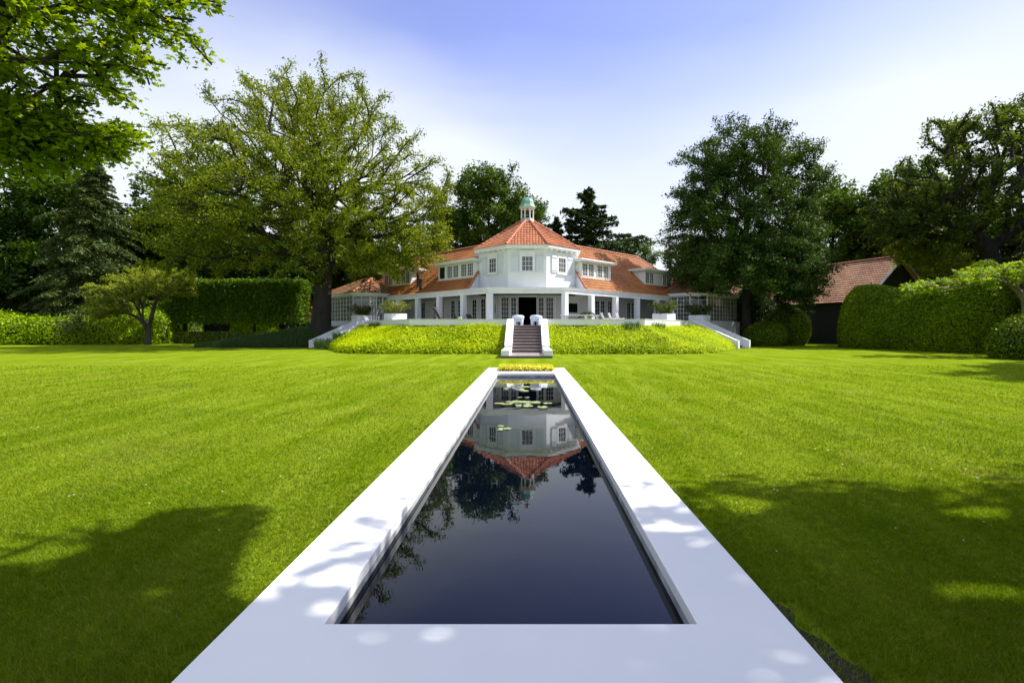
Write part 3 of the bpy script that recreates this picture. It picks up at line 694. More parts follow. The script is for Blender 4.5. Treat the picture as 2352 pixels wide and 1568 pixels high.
for i in range(8):
    a, b = E[i], E[(i+1) % 8]; L = np.linalg.norm(b-a); A = np.array((*(b-a)/L, 0)); mid = (a+b)/2; tm = (tips[i]+tips[(i+1) % 8])/2
    up = np.array((*(tm-mid), APZ-TEZ)); SLN = np.linalg.norm(up); up /= SLN; tw_ = np.linalg.norm(tips[i]-tips[(i+1) % 8])
    off = 0
    def ins(ca, cb, ctr, L=L, S=SLN, tw_=tw_):
        half = (L*(1-cb/S)+tw_*cb/S)/2+.02; return (np.abs(ca) < half) & (cb < S)
    # slight bell-cast: lower metre flatter is left out, plain pitch
    nT = max(1, round(L/.22)); tw0 = L/nT
    tile_roof('tower_roof', (*mid, TEZ), A, up, ins, -tw0*math.ceil(L/2/tw0), L/2+.1, 0, SLN, M['tile'], house, tw=tw0)
    ridge_tiles('hip_tiles', (*E[i], TEZ+.03), (*tips[i], APZ+.04), house, .12)
m = MB(); m.prism([tuple(p) for p in octo_off(.05)], 7.481, 7.50); m.build('tower_ceiling', M['paint'], house)
# cupola
cup = thing('cupola', None, None, (0, 0, 0)); cup.parent = house; cup.location = (0, 0, 0)
def octr(r): return [(AX+r*math.cos(R(22.5+45*k)), TC+r*math.sin(R(22.5+45*k))) for k in range(8)]
m = MB(); m.lathe((AX, TC, 0), [(.66, 9.80), (.60, 10.02), (.56, 10.05), (.54, 10.16), (.3, 10.17)], 8, R(22.5)); m.build('base', M['lead'], cup)
for k, (x, y) in enumerate(octr(.50)):
    m = MB(); m.lathe((x, y, 0), [(.055, 10.15), (.048, 10.25), (.045, 10.9), (.06, 10.97)], 8); m.build('column', M['paint'], cup)
m = MB(); m.lathe((AX, TC, 0), [(.56, 10.95), (.64, 10.97), (.68, 11.04), (.66, 11.06)], 8, R(22.5)); m.build('cornice', M['paint'], cup)
m = MB(); m.lathe((AX, TC, 0), [(.72, 11.03), (.71, 11.07), (.62, 11.16), (.56, 11.32), (.52, 11.5), (.43, 11.68), (.28, 11.80), (.10, 11.86)], 8, R(22.5)); m.build('dome', M['copper'], cup)
m = MB(); m.lathe((AX, TC, 0), [(.13, 11.85), (.12, 11.9), (.03, 11.93), (.022, 12.5)], 10); m.tube([(AX-.28, TC, 12.2), (AX+.28, TC, 12.2)], .014, 6); m.tube([(AX, TC-.28, 12.2), (AX, TC+.28, 12.2)], .014, 6); m.build('weathervane_rod', M['bronze'], cup)
m = MB(); F = frame((AX-.04, TC, 12.34), (.94, .34, 0), (.34, -.94, 0))
pts = [(-.30, .0), (.22, .0), (.26, .05), (.08, .07), (.06, .34), (-.02, .09), (-.05, .30), (-.14, .09), (-.28, .08)]; k = len(pts)
m.add([F(x, y, -.008) for x, y in pts]+[F(x, y, .008) for x, y in pts], [tuple(range(k)), tuple(range(2*k-1, k-1, -1))]+[(i, (i+1) % k, (i+1) % k+k, i+k) for i in range(k)]); m.build('weathervane_ship', M['gold'], cup)
m = MB(); m.lathe((AX, TC, 0), [(.15, 10.62), (.12, 10.68), (.09, 10.82), (.03, 10.9)], 12); m.build('bell', M['bronze'], cup)
# tower windows with shutters
for i in (7, 0, 1):
    a, b = np.array(octo[i]), np.array(octo[(i+1) % 8]); d = (b-a)/np.linalg.norm(b-a); n_ = np.array((d[1], -d[0])); mid = (a+b)/2
    F = frame((*mid, 5.60), (*d, 0), (*n_, 0))
    m = MB()
    m.fbox(F, -.56, -.42, -.05, 1.52, -.01, .07); m.fbox(F, .42, .56, -.05, 1.52, -.01, .07); m.fbox(F, -.42, .42, 1.12, 1.52, -.01, .066); m.fbox(F, -.42, .42, -.05, .03, -.01, .066); m.fbox(F, -.58, .58, -.11, -.051, -.01, .13)
    m.build('window_surround', M['white'], house)
    F2 = frame((*mid, 5.63), (*d, 0), (*n_, 0)); window(house, F2, .84, 1.09, 3, 3, .05, .026, depth=.045)
    for s in (-1, 1):
        x0, x1 = sorted((s*.63, s*1.17)); m = MB(); m.fbox(F, x0, x1, .0, 1.26, .002, .075)
        m.fbox(F, x0-.01, x1+.01, .13, .20, .075, .105); m.fbox(F, x0-.01, x1+.01, 1.06, 1.13, .075, .105)
        m.build('shutter', M['shutter'], house)

# ---- veranda cornice, beam, ceiling, columns
def vpath(off_end=TEND):
    L_ = [W(-1, off_end, 0, 0)[:2]]; return [W(-1, off_end, 0, 0)[:2], W(-1, 0, 0, 0)[:2], W(1, 0, 0, 0)[:2], W(1, off_end, 0, 0)[:2]]
m = MB(); m.sweep(vpath(), [(-.30, 3.98), (-.08, 3.98), (-.08, 4.20), (-.30, 4.20)]); m.build('veranda_beam', M['white'], house)
m = MB(); m.sweep(vpath(), [(-.4, 4.202), (-.02, 4.202), (.0, 4.27), (.06, 4.36), (.08, 4.40), (-.4, 4.40)]); m.build('cornice', M['white'], house)
m = MB()
cp = [W(-1, TEND, .3, 0)[:2], W(-1, -.0, .3, 0)[:2], W(1, 0, .3, 0)[:2], W(1, TEND, .3, 0)[:2], W(1, TEND, 3.2, 0)[:2], (AX+2.3, 39.7), (AX-2.3, 39.7), W(-1, TEND, 3.2, 0)[:2]]
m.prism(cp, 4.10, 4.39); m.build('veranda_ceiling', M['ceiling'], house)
for sg in (-1, 1):
    for t_ in (.0, 3.0, 6.07, 9.13, 12.2):
        c = W(sg, t_, .19, 0); F = frame((c[0], c[1], 0), (sg*.7071, .7071, 0), (sg*.7071, -.7071, 0)); m = MB()
        m.fbox(F, -.18, .18, FZ, 3.985, -.18, .18); m.build('column', M['white'], house, bevel=.01)
# ---- ground-floor walls
WM = 2.98
cw = 2.10; CY = 39.62
t0 = (CY-36)/.70711-WM   # where the wing wall meets the centre wall
cx0 = 2.79+.70711*(t0-WM)
m = MB()
for sg in (-1, 1):
    p0 = W(sg, t0, WM, 0); p1 = W(sg, TEND, WM, 0); n_ = np.array((-sg*.7071, .7071))*.3
    m.prism([p0[:2], p1[:2], (p1[0]+n_[0], p1[1]+n_[1]), (p0[0]+n_[0], p0[1]+n_[1])], FZ-.1, 4.35)
dw = .70
for sg in (-1, 1):
    x0, x1 = sorted((AX+sg*dw, AX+sg*cx0)); m.box((x0, CY, FZ-.1), (x1, CY+.2, 4.1))
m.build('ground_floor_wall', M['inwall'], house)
m = MB(); x0, x1 = AX-dw-.8, AX+dw+.8
m.box((x0, CY+.22, FZ-.08), (x1, CY+5, FZ-.01)); m.box((x0, CY+5, FZ), (x1, CY+5.1, 4.0)); m.box((x0-.1, CY+.22, FZ), (x0, CY+5, 4.0)); m.box((x1, CY+.22, FZ), (x1+.1, CY+5, 4.0)); m.box((x0, CY+.22, 4.0), (x1, CY+5, 4.08))
m.build('hall_interior', M['dark'], house)
m = MB(); m.box((AX-dw-.05, CY-.03, 3.93), (AX+dw+.05, CY, 4.09)); m.box((AX-dw-.05, CY-.03, FZ), (AX-dw, CY+.1, 3.93)); m.box((AX+dw, CY-.03, FZ), (AX+dw+.05, CY+.1, 3.93)); m.build('door_frame', M['paint'], house)
# open door leaves and side lights beside the hall opening
for sg in (-1, 1):
    F = frame((AX+sg*(dw+.36), CY-.05, FZ+.02), (1, 0, 0), (0, -1, 0)); window(house, F, .52, 2.20, 2, 6, .07, .022, 'glass', 'door_leaf', .04)
    F = frame((AX+sg*(dw+1.03), CY-.02, FZ+.02), (1, 0, 0), (0, -1, 0)); window(house, F, .66, 2.20, 3, 6, .06, .022, 'glass', 'side_light', .04)
def wingF(sg, t_, m_, z): return frame(W(sg, t_, m_, z), (sg*.7071, .7071, 0), (sg*.7071, -.7071, 0))
# french windows along the wings
for sg, ts in ((1, (6.6, 7.35, 8.1, 9.1, 12.0, 12.75)), (-1, (4.0, 5.1, 7.0, 8.0, 9.6, 12.5))):
    for t_ in ts:
        tall = t_ not in (7.35, 8.1)
        window(house, wingF(sg, t_, WM-.012, FZ+.03 if tall else FZ+.45), .62, 2.15 if tall else 1.72, 2, 6 if tall else 5, .06, .022, 'glass', 'french_window' if tall else 'window', .04)
# ---- wing roofs
for sg in (-1, 1):
    O = W(sg, 0, -.06, HZ-.06*SL); A = (sg*.70711, .70711, 0); B = np.array((-sg*.70711, .70711, SL)); B /= np.linalg.norm(B); cosb = 1/math.sqrt(1+SL*SL)
    S = (RM+.06)/cosb
    def ins(ca, cb, ctr, sg=sg, cosb=cosb, S=S):
        mm = cb*cosb-.06; x = sg*(ctr[:, 0]-AX); y = ctr[:, 1]
        lim = np.where(y < TF+dg, 4.29-(y-37.5)*(.56/1.67), np.where(y < TF+dg+2*TH+.3, TV-.02, np.maximum(.0, TV-(y-TF-dg-2*TH-.3)*1.3)))
        return (x > lim) & (ca < TEND-mm.clip(0)) & (cb < S)
    tile_roof('wing_roof', O, A, B, ins, 0, TEND+.1, 0, S, M['tilewing'], house, tw=.24, tl=.33)
    rz = HZ+SL*RM
    r0 = W(sg, 4.63-3.9+4.2, RM, rz+.03); r1 = W(sg, TEND-RM, RM, rz+.03)
    ridge_tiles('ridge_tiles', r0, r1, house, .12, .36); ridge_tiles('hip_tiles', W(sg, TEND+.02, -.02, HZ+.02), r1, house, .12, .36)
    va = (AX+sg*4.29, 37.5, HZ+.05); vb = (AX+sg*TV, TF+dg, 5.90); ridge_tiles('verge_tiles', va, vb, house, .09, .3)
    m = MB()   # hip end, back slope
    h0 = W(sg, TEND, 0, HZ-.02); h1 = W(sg, TEND, 2*RM, HZ-.02); h2 = W(sg, TEND-RM, RM, rz-.02); h3 = W(sg, 2.0, 2*RM, HZ-.02); h4 = W(sg, 3.0, RM, rz-.02)
    m.add([h0, h1, h2, h3, h4], [(0, 1, 2), (1, 3, 4, 2)]); m.build('rear_roof', M['tileold'], house)
    m = MB()   # white wall under the verge
    w0 = (AX+sg*4.25, 37.5); w1 = (AX+sg*(TV-.02), TF+dg-.01)
    q = np.array((sg*.3, .1)); vs = [(*w0, 4.39), (*w1, 4.39), (*w1, 5.80), (*w0, 4.44)]
    m.add(vs+[(x+q[0]*.3, y+q[1]*.3, z) for x, y, z in vs], [(0, 1, 2, 3), (7, 6, 5, 4), (0, 4, 5, 1), (1, 5, 6, 2), (2, 6, 7, 3), (3, 7, 4, 0)]); m.build('verge_wall', M['white'], house)
    # upper-storey wall (outer walls under the roof at the rear)
    m = MB(); a_ = W(sg, TEND-.4, WM, 0)[:2]; b_ = W(sg, TEND-.4, 2*RM-.3, 0)[:2]; c_ = W(sg, 7.6, 2*RM-.3, 0)[:2]; d_ = W(sg, 2.5, WM+.3, 0)[:2]
    m.prism([a_, b_, c_, d_], FZ-.1, 4.38); m.build('rear_block', M['white'], house)
    # dormers
    def dormer(ta, tb, wins, screen=None):
        mf = 1.13; zb = HZ+SL*mf; zt = 6.60
        D = thing('dormer', None, None); D.parent = house; D.location = (0, 0, 0)
        F = lambda x, y, z: W(sg, x, mf-z, y)
        mb_ = (zt-HZ)/SL
        m = MB()  # solid wedge: face + cheeks
        a0, a1, c0, c1 = W(sg, ta, mf, zb-.12), W(sg, tb, mf, zb-.12), W(sg, ta, mf, zt), W(sg, tb, mf, zt)
        e0, e1 = W(sg, ta, mb_+.05, zt), W(sg, tb, mb_+.05, zt)
        m.add([a0, a1, c0, c1, e0, e1], [(0, 1, 3, 2), (0, 2, 4), (1, 5, 3), (2, 3, 5, 4)]); m.build('wall', M['white'], D)
        m = MB(); m.fbox(F, ta-.30, tb+.30, zt+.002, zt+.10, -(mb_-mf)-.5, .34); m.fbox(F, ta-.34, tb+.34, zt+.10, zt+.20, -(mb_-mf)-.6, .40); m.build('roof', M['white'], D)
        m = MB(); m.fbox(F, ta-.04, tb+.04, zb-.09, zb+.02, .002, .07); m.build('sill', M['paint'], D)
        for (c, w_, cols) in wins:
            G = wingF(sg, c, mf-.012, zb+.08)
            window(D, G, w_, zt-zb-.16, cols, 4, .055, .02, 'glassblind')
        if screen:
            G = wingF(sg, screen[0], mf-.012, zb+.08); window(D, G, screen[1], zt-zb-.16, 1, 1, .05, .02, 'glass')
    if sg > 0: dormer(2.9, 6.75, [(3.36+.0, .72, 3), (4.14, .72, 3), (5.22, .72, 3), (6.02, .72, 3)])
    else: dormer(2.9, 7.55, [(3.30, .76, 3), (4.12, .76, 3), (5.12, .74, 3), (5.94, .74, 3)], (6.95, .84))
    dormer(11.7, 16.5, [(12.15, .68, 2), (12.86, .68, 2), (15.1, .68, 2), (15.82, .68, 2)] if sg > 0 else [(12.15, .68, 2), (12.86, .68, 2), (15.1, .68, 2), (15.82, .68, 2)])
# flues on the left wing
for (t_, m_, z0, z1) in ((10.0, .75, 4.6, 6.25), (8.9, .28, 4.3, 5.6)):
    p = W(-1, t_, m_, 0); m = MB(); m.lathe((p[0], p[1], 0), [(.11, z0), (.11, z1-.25), (.13, z1-.24), (.13, z1)], 12); m.lathe((p[0], p[1], 0), [(.24, z0-.02), (.12, z0+.14)], 12); m.build('flue_pipe', M['black'], house)

# ---- pavilions
def pavilion(sg):
    side = 'right' if sg > 0 else 'left'; sh = .45 if sg < 0 else 0
    t = thing('garden_pavilion', ('shaded' if sg > 0 else 'sunlit') + f' glazed pavilion with hipped tile roof at the {side} end of the veranda', 'pavilion', (*mir(sg, 15.5, 46, sh), FZ), 'glazed pavilions at the ends of the veranda')
    EZ = 4.62
    vb = [(12.5, 46.4), (14.2, 44.75), (15.7, 44.75), (19.9, 48.95), (18.3, 51.6), (14.5, 50.8)]
    P = [mir(sg, x, y, sh) for x, y in vb]
    Q = P if sg > 0 else P[::-1]
    m = MB(); m.sweep(Q, [(-.1, EZ-.25), (.22, EZ-.25), (.27, EZ-.1), (.30, EZ), (-.1, EZ)], closed=True); m.build('gutter', M['white'], t)
    m = MB(); m.prism(Q, EZ-.02, EZ-.0); m.build('ceiling', M['paint'], t)
    ap1 = np.array((*mir(sg, 14.75, 47.0, sh), 6.02)); ap2 = np.array((*mir(sg, 16.6, 49.3, sh), 6.02))
    cx = np.mean(np.array(P), axis=0)
    ex = []
    for i, p in enumerate(P):
        d = np.array(p)-np.array(mir(sg, 15.8, 47.7, sh)); ex.append(np.array(p)+d/np.linalg.norm(d)*.36)
    tops = [ap1, ap1, ap1, ap2, ap2, ap2]
    for i in range(6):
        j = (i+1) % 6; a, b = ex[i], ex[j]; L = np.linalg.norm(b-a); A = np.array((*(b-a)/L, 0)); nI = np.array((-A[1], A[0]))*sg
        T0, T1 = tops[i], tops[j]
        if i == 5: T0, T1 = ap2, ap1
        ea = T0[:2]-a; dist = ea.dot(nI); dist = max(dist, .5); up = np.array((nI[0]*dist, nI[1]*dist, T0[2]-EZ)); S = np.linalg.norm(up); up /= S
        ta, tb = (T0[:2]-a).dot(A[:2]), (T1[:2]-a).dot(A[:2])
        def ins(ca, cb, ctr, L=L, S=S, ta=ta, tb=tb):
            f_ = cb/S; return (cb < S) & (ca > ta*f_-.03) & (ca < L+(tb-L)*f_+.03)
        tile_roof('roof', (*a, EZ+.01), A, up, ins, min(0, ta), max(L, tb)+.1, 0, S, M['tileold'], t, tw=.25, tl=.34, amp=.04)
        ridge_tiles('hip_tiles', (*ex[i], EZ+.06), tops[i]+np.array((0, 0, .07)), t, .12, .36)
    ridge_tiles('ridge_tiles', ap1+np.array((0, 0, .07)), ap2+np.array((0, 0, .07)), t, .12, .36)
    for i in (0, 1, 2, 3):
        a, b = np.array(P[i]), np.array(P[i+1]); L = np.linalg.norm(b-a); d = (b-a)/L; n_ = np.array((d[1], -d[0]))*sg
        F = frame((*a, 0), (*d, 0), (*n_, 0)); nb = max(2, round(L/.62)); lo = FZ+.02 if i < 2 else 2.13; hi = EZ-.26
        m = MB()
        for k in range(nb+1):
            x = L*k/nb; w_ = .075 if (k in (0, nb) or k % 2 == 0) else .04; m.fbox(F, x-w_/2, x+w_/2, lo, hi, -.04, .04)
        rows = 7 if i < 2 else 6
        for r_ in range(1, rows): y = lo+(hi-lo)*r_/rows; m.fbox(F, .03, L-.03, y-.016, y+.016, -.02, .02)
        m.fbox(F, .03, L-.03, lo, lo+.06, -.035, .035); m.fbox(F, .03, L-.03, hi-.06, hi, -.035, .035)
        if i != 1:
            for k in range(nb*2):
                if k % 2: x = L*k/(nb*2); m.fbox(F, x-.011, x+.011, lo+.06, hi-.06, -.015, .015)
        wo_ = m.build('window', M['paint'], t)
        g = MB(); g.fbox(F, .04, L-.04, lo+.06, hi-.06, -.004, .004); g.build('pane', M['clear'], wo_)
    a, b = np.array(P[4]), np.array(P[5])
    m = MB(); d = (b-a)/np.linalg.norm(b-a); n_ = np.array((d[1], -d[0]))*sg; F = frame((*a, 0), (*d, 0), (*n_, 0)); m.fbox(F, 0, np.linalg.norm(b-a), FZ, EZ-.26, -.1, .0); m.build('rear_wall', M['inwall'], t)
    m = MB(); m.fbox(F, .5, 1.6, FZ+.3, 3.7, -.14, -.101); m.fbox(F, 2.2, 3.2, FZ+.3, 3.7, -.14, -.101); m.build('curtain', plain('curtain'+side, (.5, .48, .44), (.38, .36, .33), 3, .9, stretch=(8, 8, .2)), t)
pavilion(1); pavilion(-1)
# trellis posts by the left pavilion
tr_ = MB()
for k in range(4): tr_.tube([(AX-13.15+.11*k, 43.2+.05*k, FZ), (AX-13.15+.11*k, 43.2+.05*k, 4.3)], .016, 6)
for z in (2.2, 3.0, 3.8): tr_.tube([(AX-13.2, 43.18, z), (AX-12.77, 43.37, z)], .012, 6)
tag(tr_.build('trellis', M['paint']), 'slim white trellis of upright bars at the corner of the left pavilion', 'trellis')

# ================================================================ planters with bamboo
def planter(sg, x, y, w, mat, plabel, blabel, height=.88, bsize=1.0, zt=2.60):
    cx, cy = AX+x, y
    t = thing('planter', plabel, 'planter', (cx, cy, FZ), 'square white planters on the terrace')
    F = frame((cx, cy, FZ), (.7071, .7071, 0), (.7071, -.7071, 0)); h = zt-FZ; a = w/2; m = MB()
    m.fbox(F, -a, -a+.07, 0, h, -a, a); m.fbox(F, a-.07, a, 0, h, -a, a); m.fbox(F, -a+.07, a-.07, 0, h-.001, -a, -a+.07); m.fbox(F, -a+.07, a-.07, 0, h-.001, a-.07, a)
    m.build('box', M['white'], t, bevel=.01)
    m = MB(); m.fbox(F, -a+.071, a-.071, h-.16, h-.08, -a+.071, a-.071); m.build('soil', M['soil'], t)
    p = thing('bamboo_plant', blabel, 'plant', (cx, cy, zt-.1), 'bamboo plants in the planters')
    st = MB(); L = []; D = []
    for k in range(34):
        an = random.random()*6.28; rr = random.random()**.6*.42*bsize; hh = (.65+.45*random.random())*bsize*1.05; ou = .55+.45*random.random()
        b = np.array((cx+rr*math.cos(an), cy+rr*math.sin(an), zt-.1)); q = [b]
        for u in (.35, .7, 1.0):
            q.append(b+np.array((math.cos(an)*ou*.75*bsize*u**1.6, math.sin(an)*ou*.75*bsize*u**1.6, hh*(u-.30*u**3))))
        st.tube(q, [.008, .007, .005, .003], 4)
        for _ in range(75):
            u = random.random()**.8; s_ = min(2, int(u*3)); f_ = u*3-s_; c = q[s_]*(1-f_)+q[s_+1]*f_
            L.append(c+np.random.default_rng(int(random.random()*1e9)).normal(size=3)*.085*bsize); dd = np.array((math.cos(an)+random.gauss(0, .6), math.sin(an)+random.gauss(0, .6), -.45+random.gauss(0, .5))); D.append(dd)
    st.build('stems', M['l_bamdark'], p)
    leaves('foliage', np.array(L), .15, mat, p, up=.2, dirs=np.array(D), shape=KITE*np.array((.55, 1, 1)))
planter(-1, -9.95, 38.6, 1.24, M['l_bamboo'], 'square white planter near the left end of the veranda, its right face in sun', 'pale golden-green bamboo in the white planter left of the veranda pillars', bsize=1.28, zt=2.62)
planter(1, 10.3, 38.6, 1.24, M['l_bamdark'], 'square white planter in the terrace corner right of the last pillar', 'rounded dark green bamboo in the planter right of the last pillar', bsize=1.18, zt=2.62)
planter(-1, -14.05, 43.35, 1.24, M['l_bamdark'], 'square white planter at the top of the left side steps', 'dark green bamboo above the left side steps', bsize=1.15, zt=2.62)
planter(1, 14.55, 43.35, 1.3, M['l_bamdark'], 'square white planter at the top of the right side steps', 'shaded dark bamboo above the right side steps in front of the pavilion', bsize=1.25, zt=2.62)

# ================================================================ furniture
def rolychair(x, y, rz, label):
    t = thing('armchair', label, 'armchair', (x, y, FZ), 'pale blue-white rounded armchairs at the top of the front steps')
    c, s = math.cos(rz), math.sin(rz); X = lambda a, b, z: (x+a*c-b*s, y+a*s+b*c, FZ+z)
    # thick curved back: swept arc, open to +b (front)
    m = MB(); n = 18; ring = 8; vs = []; fs = []
    for i in range(n+1):
        a = R(-205+230*i/n); rr = .31; endf = math.sin(math.pi*i/n)
        for q in range(ring):
            g = 2*math.pi*q/ring; dr = .075*math.cos(g); dz = (.11+.04*endf)*math.sin(g)
            vs.append(X((rr+dr)*math.cos(a)*1.12, (rr+dr)*math.sin(a), .51+.03*endf+dz))
    for i in range(n):
        for q in range(ring): fs.append((i*ring+q, (i+1)*ring+q, (i+1)*ring+(q+1) % ring, i*ring+(q+1) % ring))
    fs += [tuple(range(ring)), tuple(n*ring+q for q in range(ring-1, -1, -1))]
    m.add(vs, fs); m.build('backrest', M['plastic'], t, smooth=True)
    m = MB(); m.lathe(X(0, 0, 0), [(.05, .26), (.30, .27), (.33, .33), (.30, .38), (.05, .385)], 20); m.build('seat', M['plastic'], t, smooth=True)
    for a, b in ((-.24, -.2), (.24, -.2), (-.24, .18), (.24, .18)):
        m = MB(); m.lathe(X(a, b, 0), [(.07, 0), (.08, .02), (.085, .2), (.10, .40)], 14); m.build('leg', M['plastic'], t, smooth=True)
rolychair(AX-.62, 34.3, R(10), 'left of two chunky pale armchairs at the top of the front steps')
rolychair(AX+.60, 34.3, R(-12), 'right of two chunky pale armchairs at the top of the front steps')
def shellchair(x, y, label):
    t = thing('dining_chair', label, 'chair', (x, y, FZ), 'white shell chairs behind the terrace wall')
    m = MB(); n = 10; vs = []; fs = []
    prof = [(.22, .44), (.05, .42), (-.12, .43), (-.22, .50), (-.27, .62), (-.32, .76), (-.36, .86)]
    for j, (a, z) in enumerate(prof):
        w_ = (.20, .23, .23, .24, .24, .21, .13)[j]
        for q in range(n):
            u = -1+2*q/(n-1); cu = u*u*(.10 if j > 2 else .03); vs.append((x+a+cu*(1 if j > 2 else .0), y+u*w_, FZ+z+(.06*u*u if j <= 2 else 0)))
    for j in range(len(prof)-1):
        for q in range(n-1): fs.append((j*n+q, j*n+q+1, (j+1)*n+q+1, (j+1)*n+q))
    m.add(vs, fs); o_ = m.build('shell', M['paint'], t, smooth=True); md = o_.modifiers.new('solid', 'SOLIDIFY'); md.thickness = .02
    for a, b in ((.18, -.18), (.18, .18), (-.18, -.18), (-.18, .18)):
        m = MB(); m.tube([(x+a*.7, y+b*.7, FZ+.42), (x+a*1.1, y+b*1.1, FZ)], .014, 6); m.build('leg', M['paint'], t)
# local chairs face left (-x is backrest mirrored): placed behind the wall right of the corner
for k, (x, lab) in enumerate(((5.25, 'leftmost of the three white shell chairs beside the veranda pillars'), (5.78, 'middle one of the three white shell chairs'), (6.32, 'rightmost of the three white shell chairs'))):
    shellchair(x, 34.9+.1*k, lab)
def table():
    t = thing('dining_table', 'long white dining table between the right-hand veranda pillars', 'table', (3.9, 36.3, FZ))
    m = MB(); m.box((2.2, 35.7, FZ+.70), (5.0, 36.7, FZ+.745)); m.build('tabletop', M['paint'], t)
    for x, y in ((2.35, 35.8), (4.85, 35.8), (2.35, 36.6), (4.85, 36.6)):
        m = MB(); m.box((x-.03, y-.03, FZ), (x+.03, y+.03, FZ+.699)); m.build('leg', M['paint'], t)
table()
def lounge(x, y, rz, label):
    t = thing('lounge_chair', label, 'armchair', (x, y, FZ), 'charcoal lounge chairs on the veranda')
    c, s = math.cos(rz), math.sin(rz); F = frame((x, y, FZ), (c, s, 0), (s, -c, 0))
    m = MB(); m.fbox(F, -.38, .38, .18, .40, -.36, .36); m.build('seat', M['charcoal'], t, bevel=.03)
    m = MB(); vs = [F(a, b, c_) for (b, c_) in ((.30, -.34), (.82, -.52), (.84, -.42), (.40, -.20)) for a in (-.38, .38)]
    m.add(vs, [(0, 1, 3, 2), (2, 3, 5, 4), (4, 5, 7, 6), (6, 7, 1, 0), (0, 2, 4, 6), (1, 7, 5, 3)]); m.build('backrest', M['charcoal'], t, bevel=.03)
    for a, b in ((-.33, -.3), (.33, -.3), (-.33, .3), (.33, .3)):
        m = MB(); m.fbox(F, a-.02, a+.02, 0, .179, b-.02, b+.02); m.build('leg', M['black'], t)
lounge(-4.95, 37.2, R(100), 'left of two charcoal lounge chairs below the mirror on the veranda')
lounge(-3.95, 37.2, R(75), 'right of two charcoal lounge chairs below the mirror on the veranda')
def wicker():
    t = thing('wicker_chair', 'black high-backed wicker chair between two veranda pillars', 'chair', (-6.0, 35.6, FZ))
    m = MB(); n = 12; vs = []; fs = []
    for j in range(9):
        v = j/8; z = .35+1.0*v; rr = .26+.30*v; le = -.28*v
        for q in range(n+1):
            a = R(100+ (160)*q/n); sc_ = 1-.25*v*abs(2*q/n-1)**2
            vs.append((-6.0+le+rr*math.cos(a)*.9, 35.6+rr*math.sin(a), FZ+.35+(z-.35)*sc_))
    for j in range(8):
        for q in range(n): fs.append((j*(n+1)+q, j*(n+1)+q+1, (j+1)*(n+1)+q+1, (j+1)*(n+1)+q))
    m.add(vs, fs); o_ = m.build('backrest', M['wicker'], t, smooth=True); md = o_.modifiers.new('solid', 'SOLIDIFY'); md.thickness = .03
    m = MB(); m.lathe((-6.0, 35.6, FZ), [(.2, .28), (.30, .32), (.31, .40), (.2, .42)], 16); m.build('seat', M['wicker'], t, smooth=True)
    for a in (45, 135, 225, 315):
        m = MB(); m.tube([(-6.0+.22*math.cos(R(a)), 35.6+.22*math.sin(R(a)), FZ+.3), (-6.0+.28*math.cos(R(a)), 35.6+.28*math.sin(R(a)), FZ)], .018, 6); m.build('leg', M['black'], t)
wicker()
def wallframe(name, label, cat, sg, t_, z, w, h, inner, fm, fw=.05):
    F = wingF(sg, t_, WM-.012, z); m = MB()
    m.fbox(F, -w/2, -w/2+fw, 0, h, 0, .05); m.fbox(F, w/2-fw, w/2, 0, h, 0, .05); m.fbox(F, -w/2+fw, w/2-fw, 0, fw, 0, .05); m.fbox(F, -w/2+fw, w/2-fw, h-fw, h, 0, .05)
    r_ = thing(name, label, cat, F(0, 0, 0)); m.build('frame', M[fm], r_)
    m = MB(); m.fbox(F, -w/2+fw, w/2-fw, fw, h-fw, .005, .03); m.build('surface', M[inner], r_)
    return r_
wallframe('television', 'black wall screen in a pale frame right of the hall doors', 'television', 1, 3.9+.2, 2.72, 1.35, .86, 'screen', 'paint')
wallframe('wall_mirror', 'wall mirror in a pale frame showing green trees, left of the hall doors', 'mirror', -1, 3.2-.35, 2.62, .9, .85, 'mirror', 'paint')
wallframe('framed_picture', 'tall narrow black picture frame on the left veranda wall', 'picture', -1, 10.6, 2.4, .42, 1.25, 'inwall', 'black', .06)
def potted_palm():
    x, y = 4.35, 37.9
    t = thing('potted_palm', 'dark feathery potted palm in front of the wall screen', 'plant', (x, y, FZ))
    m = MB(); m.lathe((x, y, FZ), [(.16, 0), (.2, .25), (.19, .38), (.12, .38)], 14); m.build('pot', M['charcoal'], t, smooth=True)
    m = MB(); m.tube([(x, y, FZ+.3), (x, y+.02, FZ+.95)], [.04, .025], 6); m.build('stem', M['bark'], t)
    L = []; D = []
    for k in range(16):
        a = k*2.4; 
        for i in range(26):
            u = i/25; c = np.array((x+math.cos(a)*.62*u, y+math.sin(a)*.62*u, FZ+.95+.42*u-.75*u*u))
            for s in (-1, 1):
                d = np.array((math.cos(a)-s*math.sin(a)*1.2, math.sin(a)+s*math.cos(a)*1.2, -.5)); L.append(c+d*.05); D.append(d)
    leaves('fronds', np.array(L), .16, M['l_bamdark'], t, dirs=np.array(D), shape=KITE*np.array((.4, 1, 1)))
potted_palm()
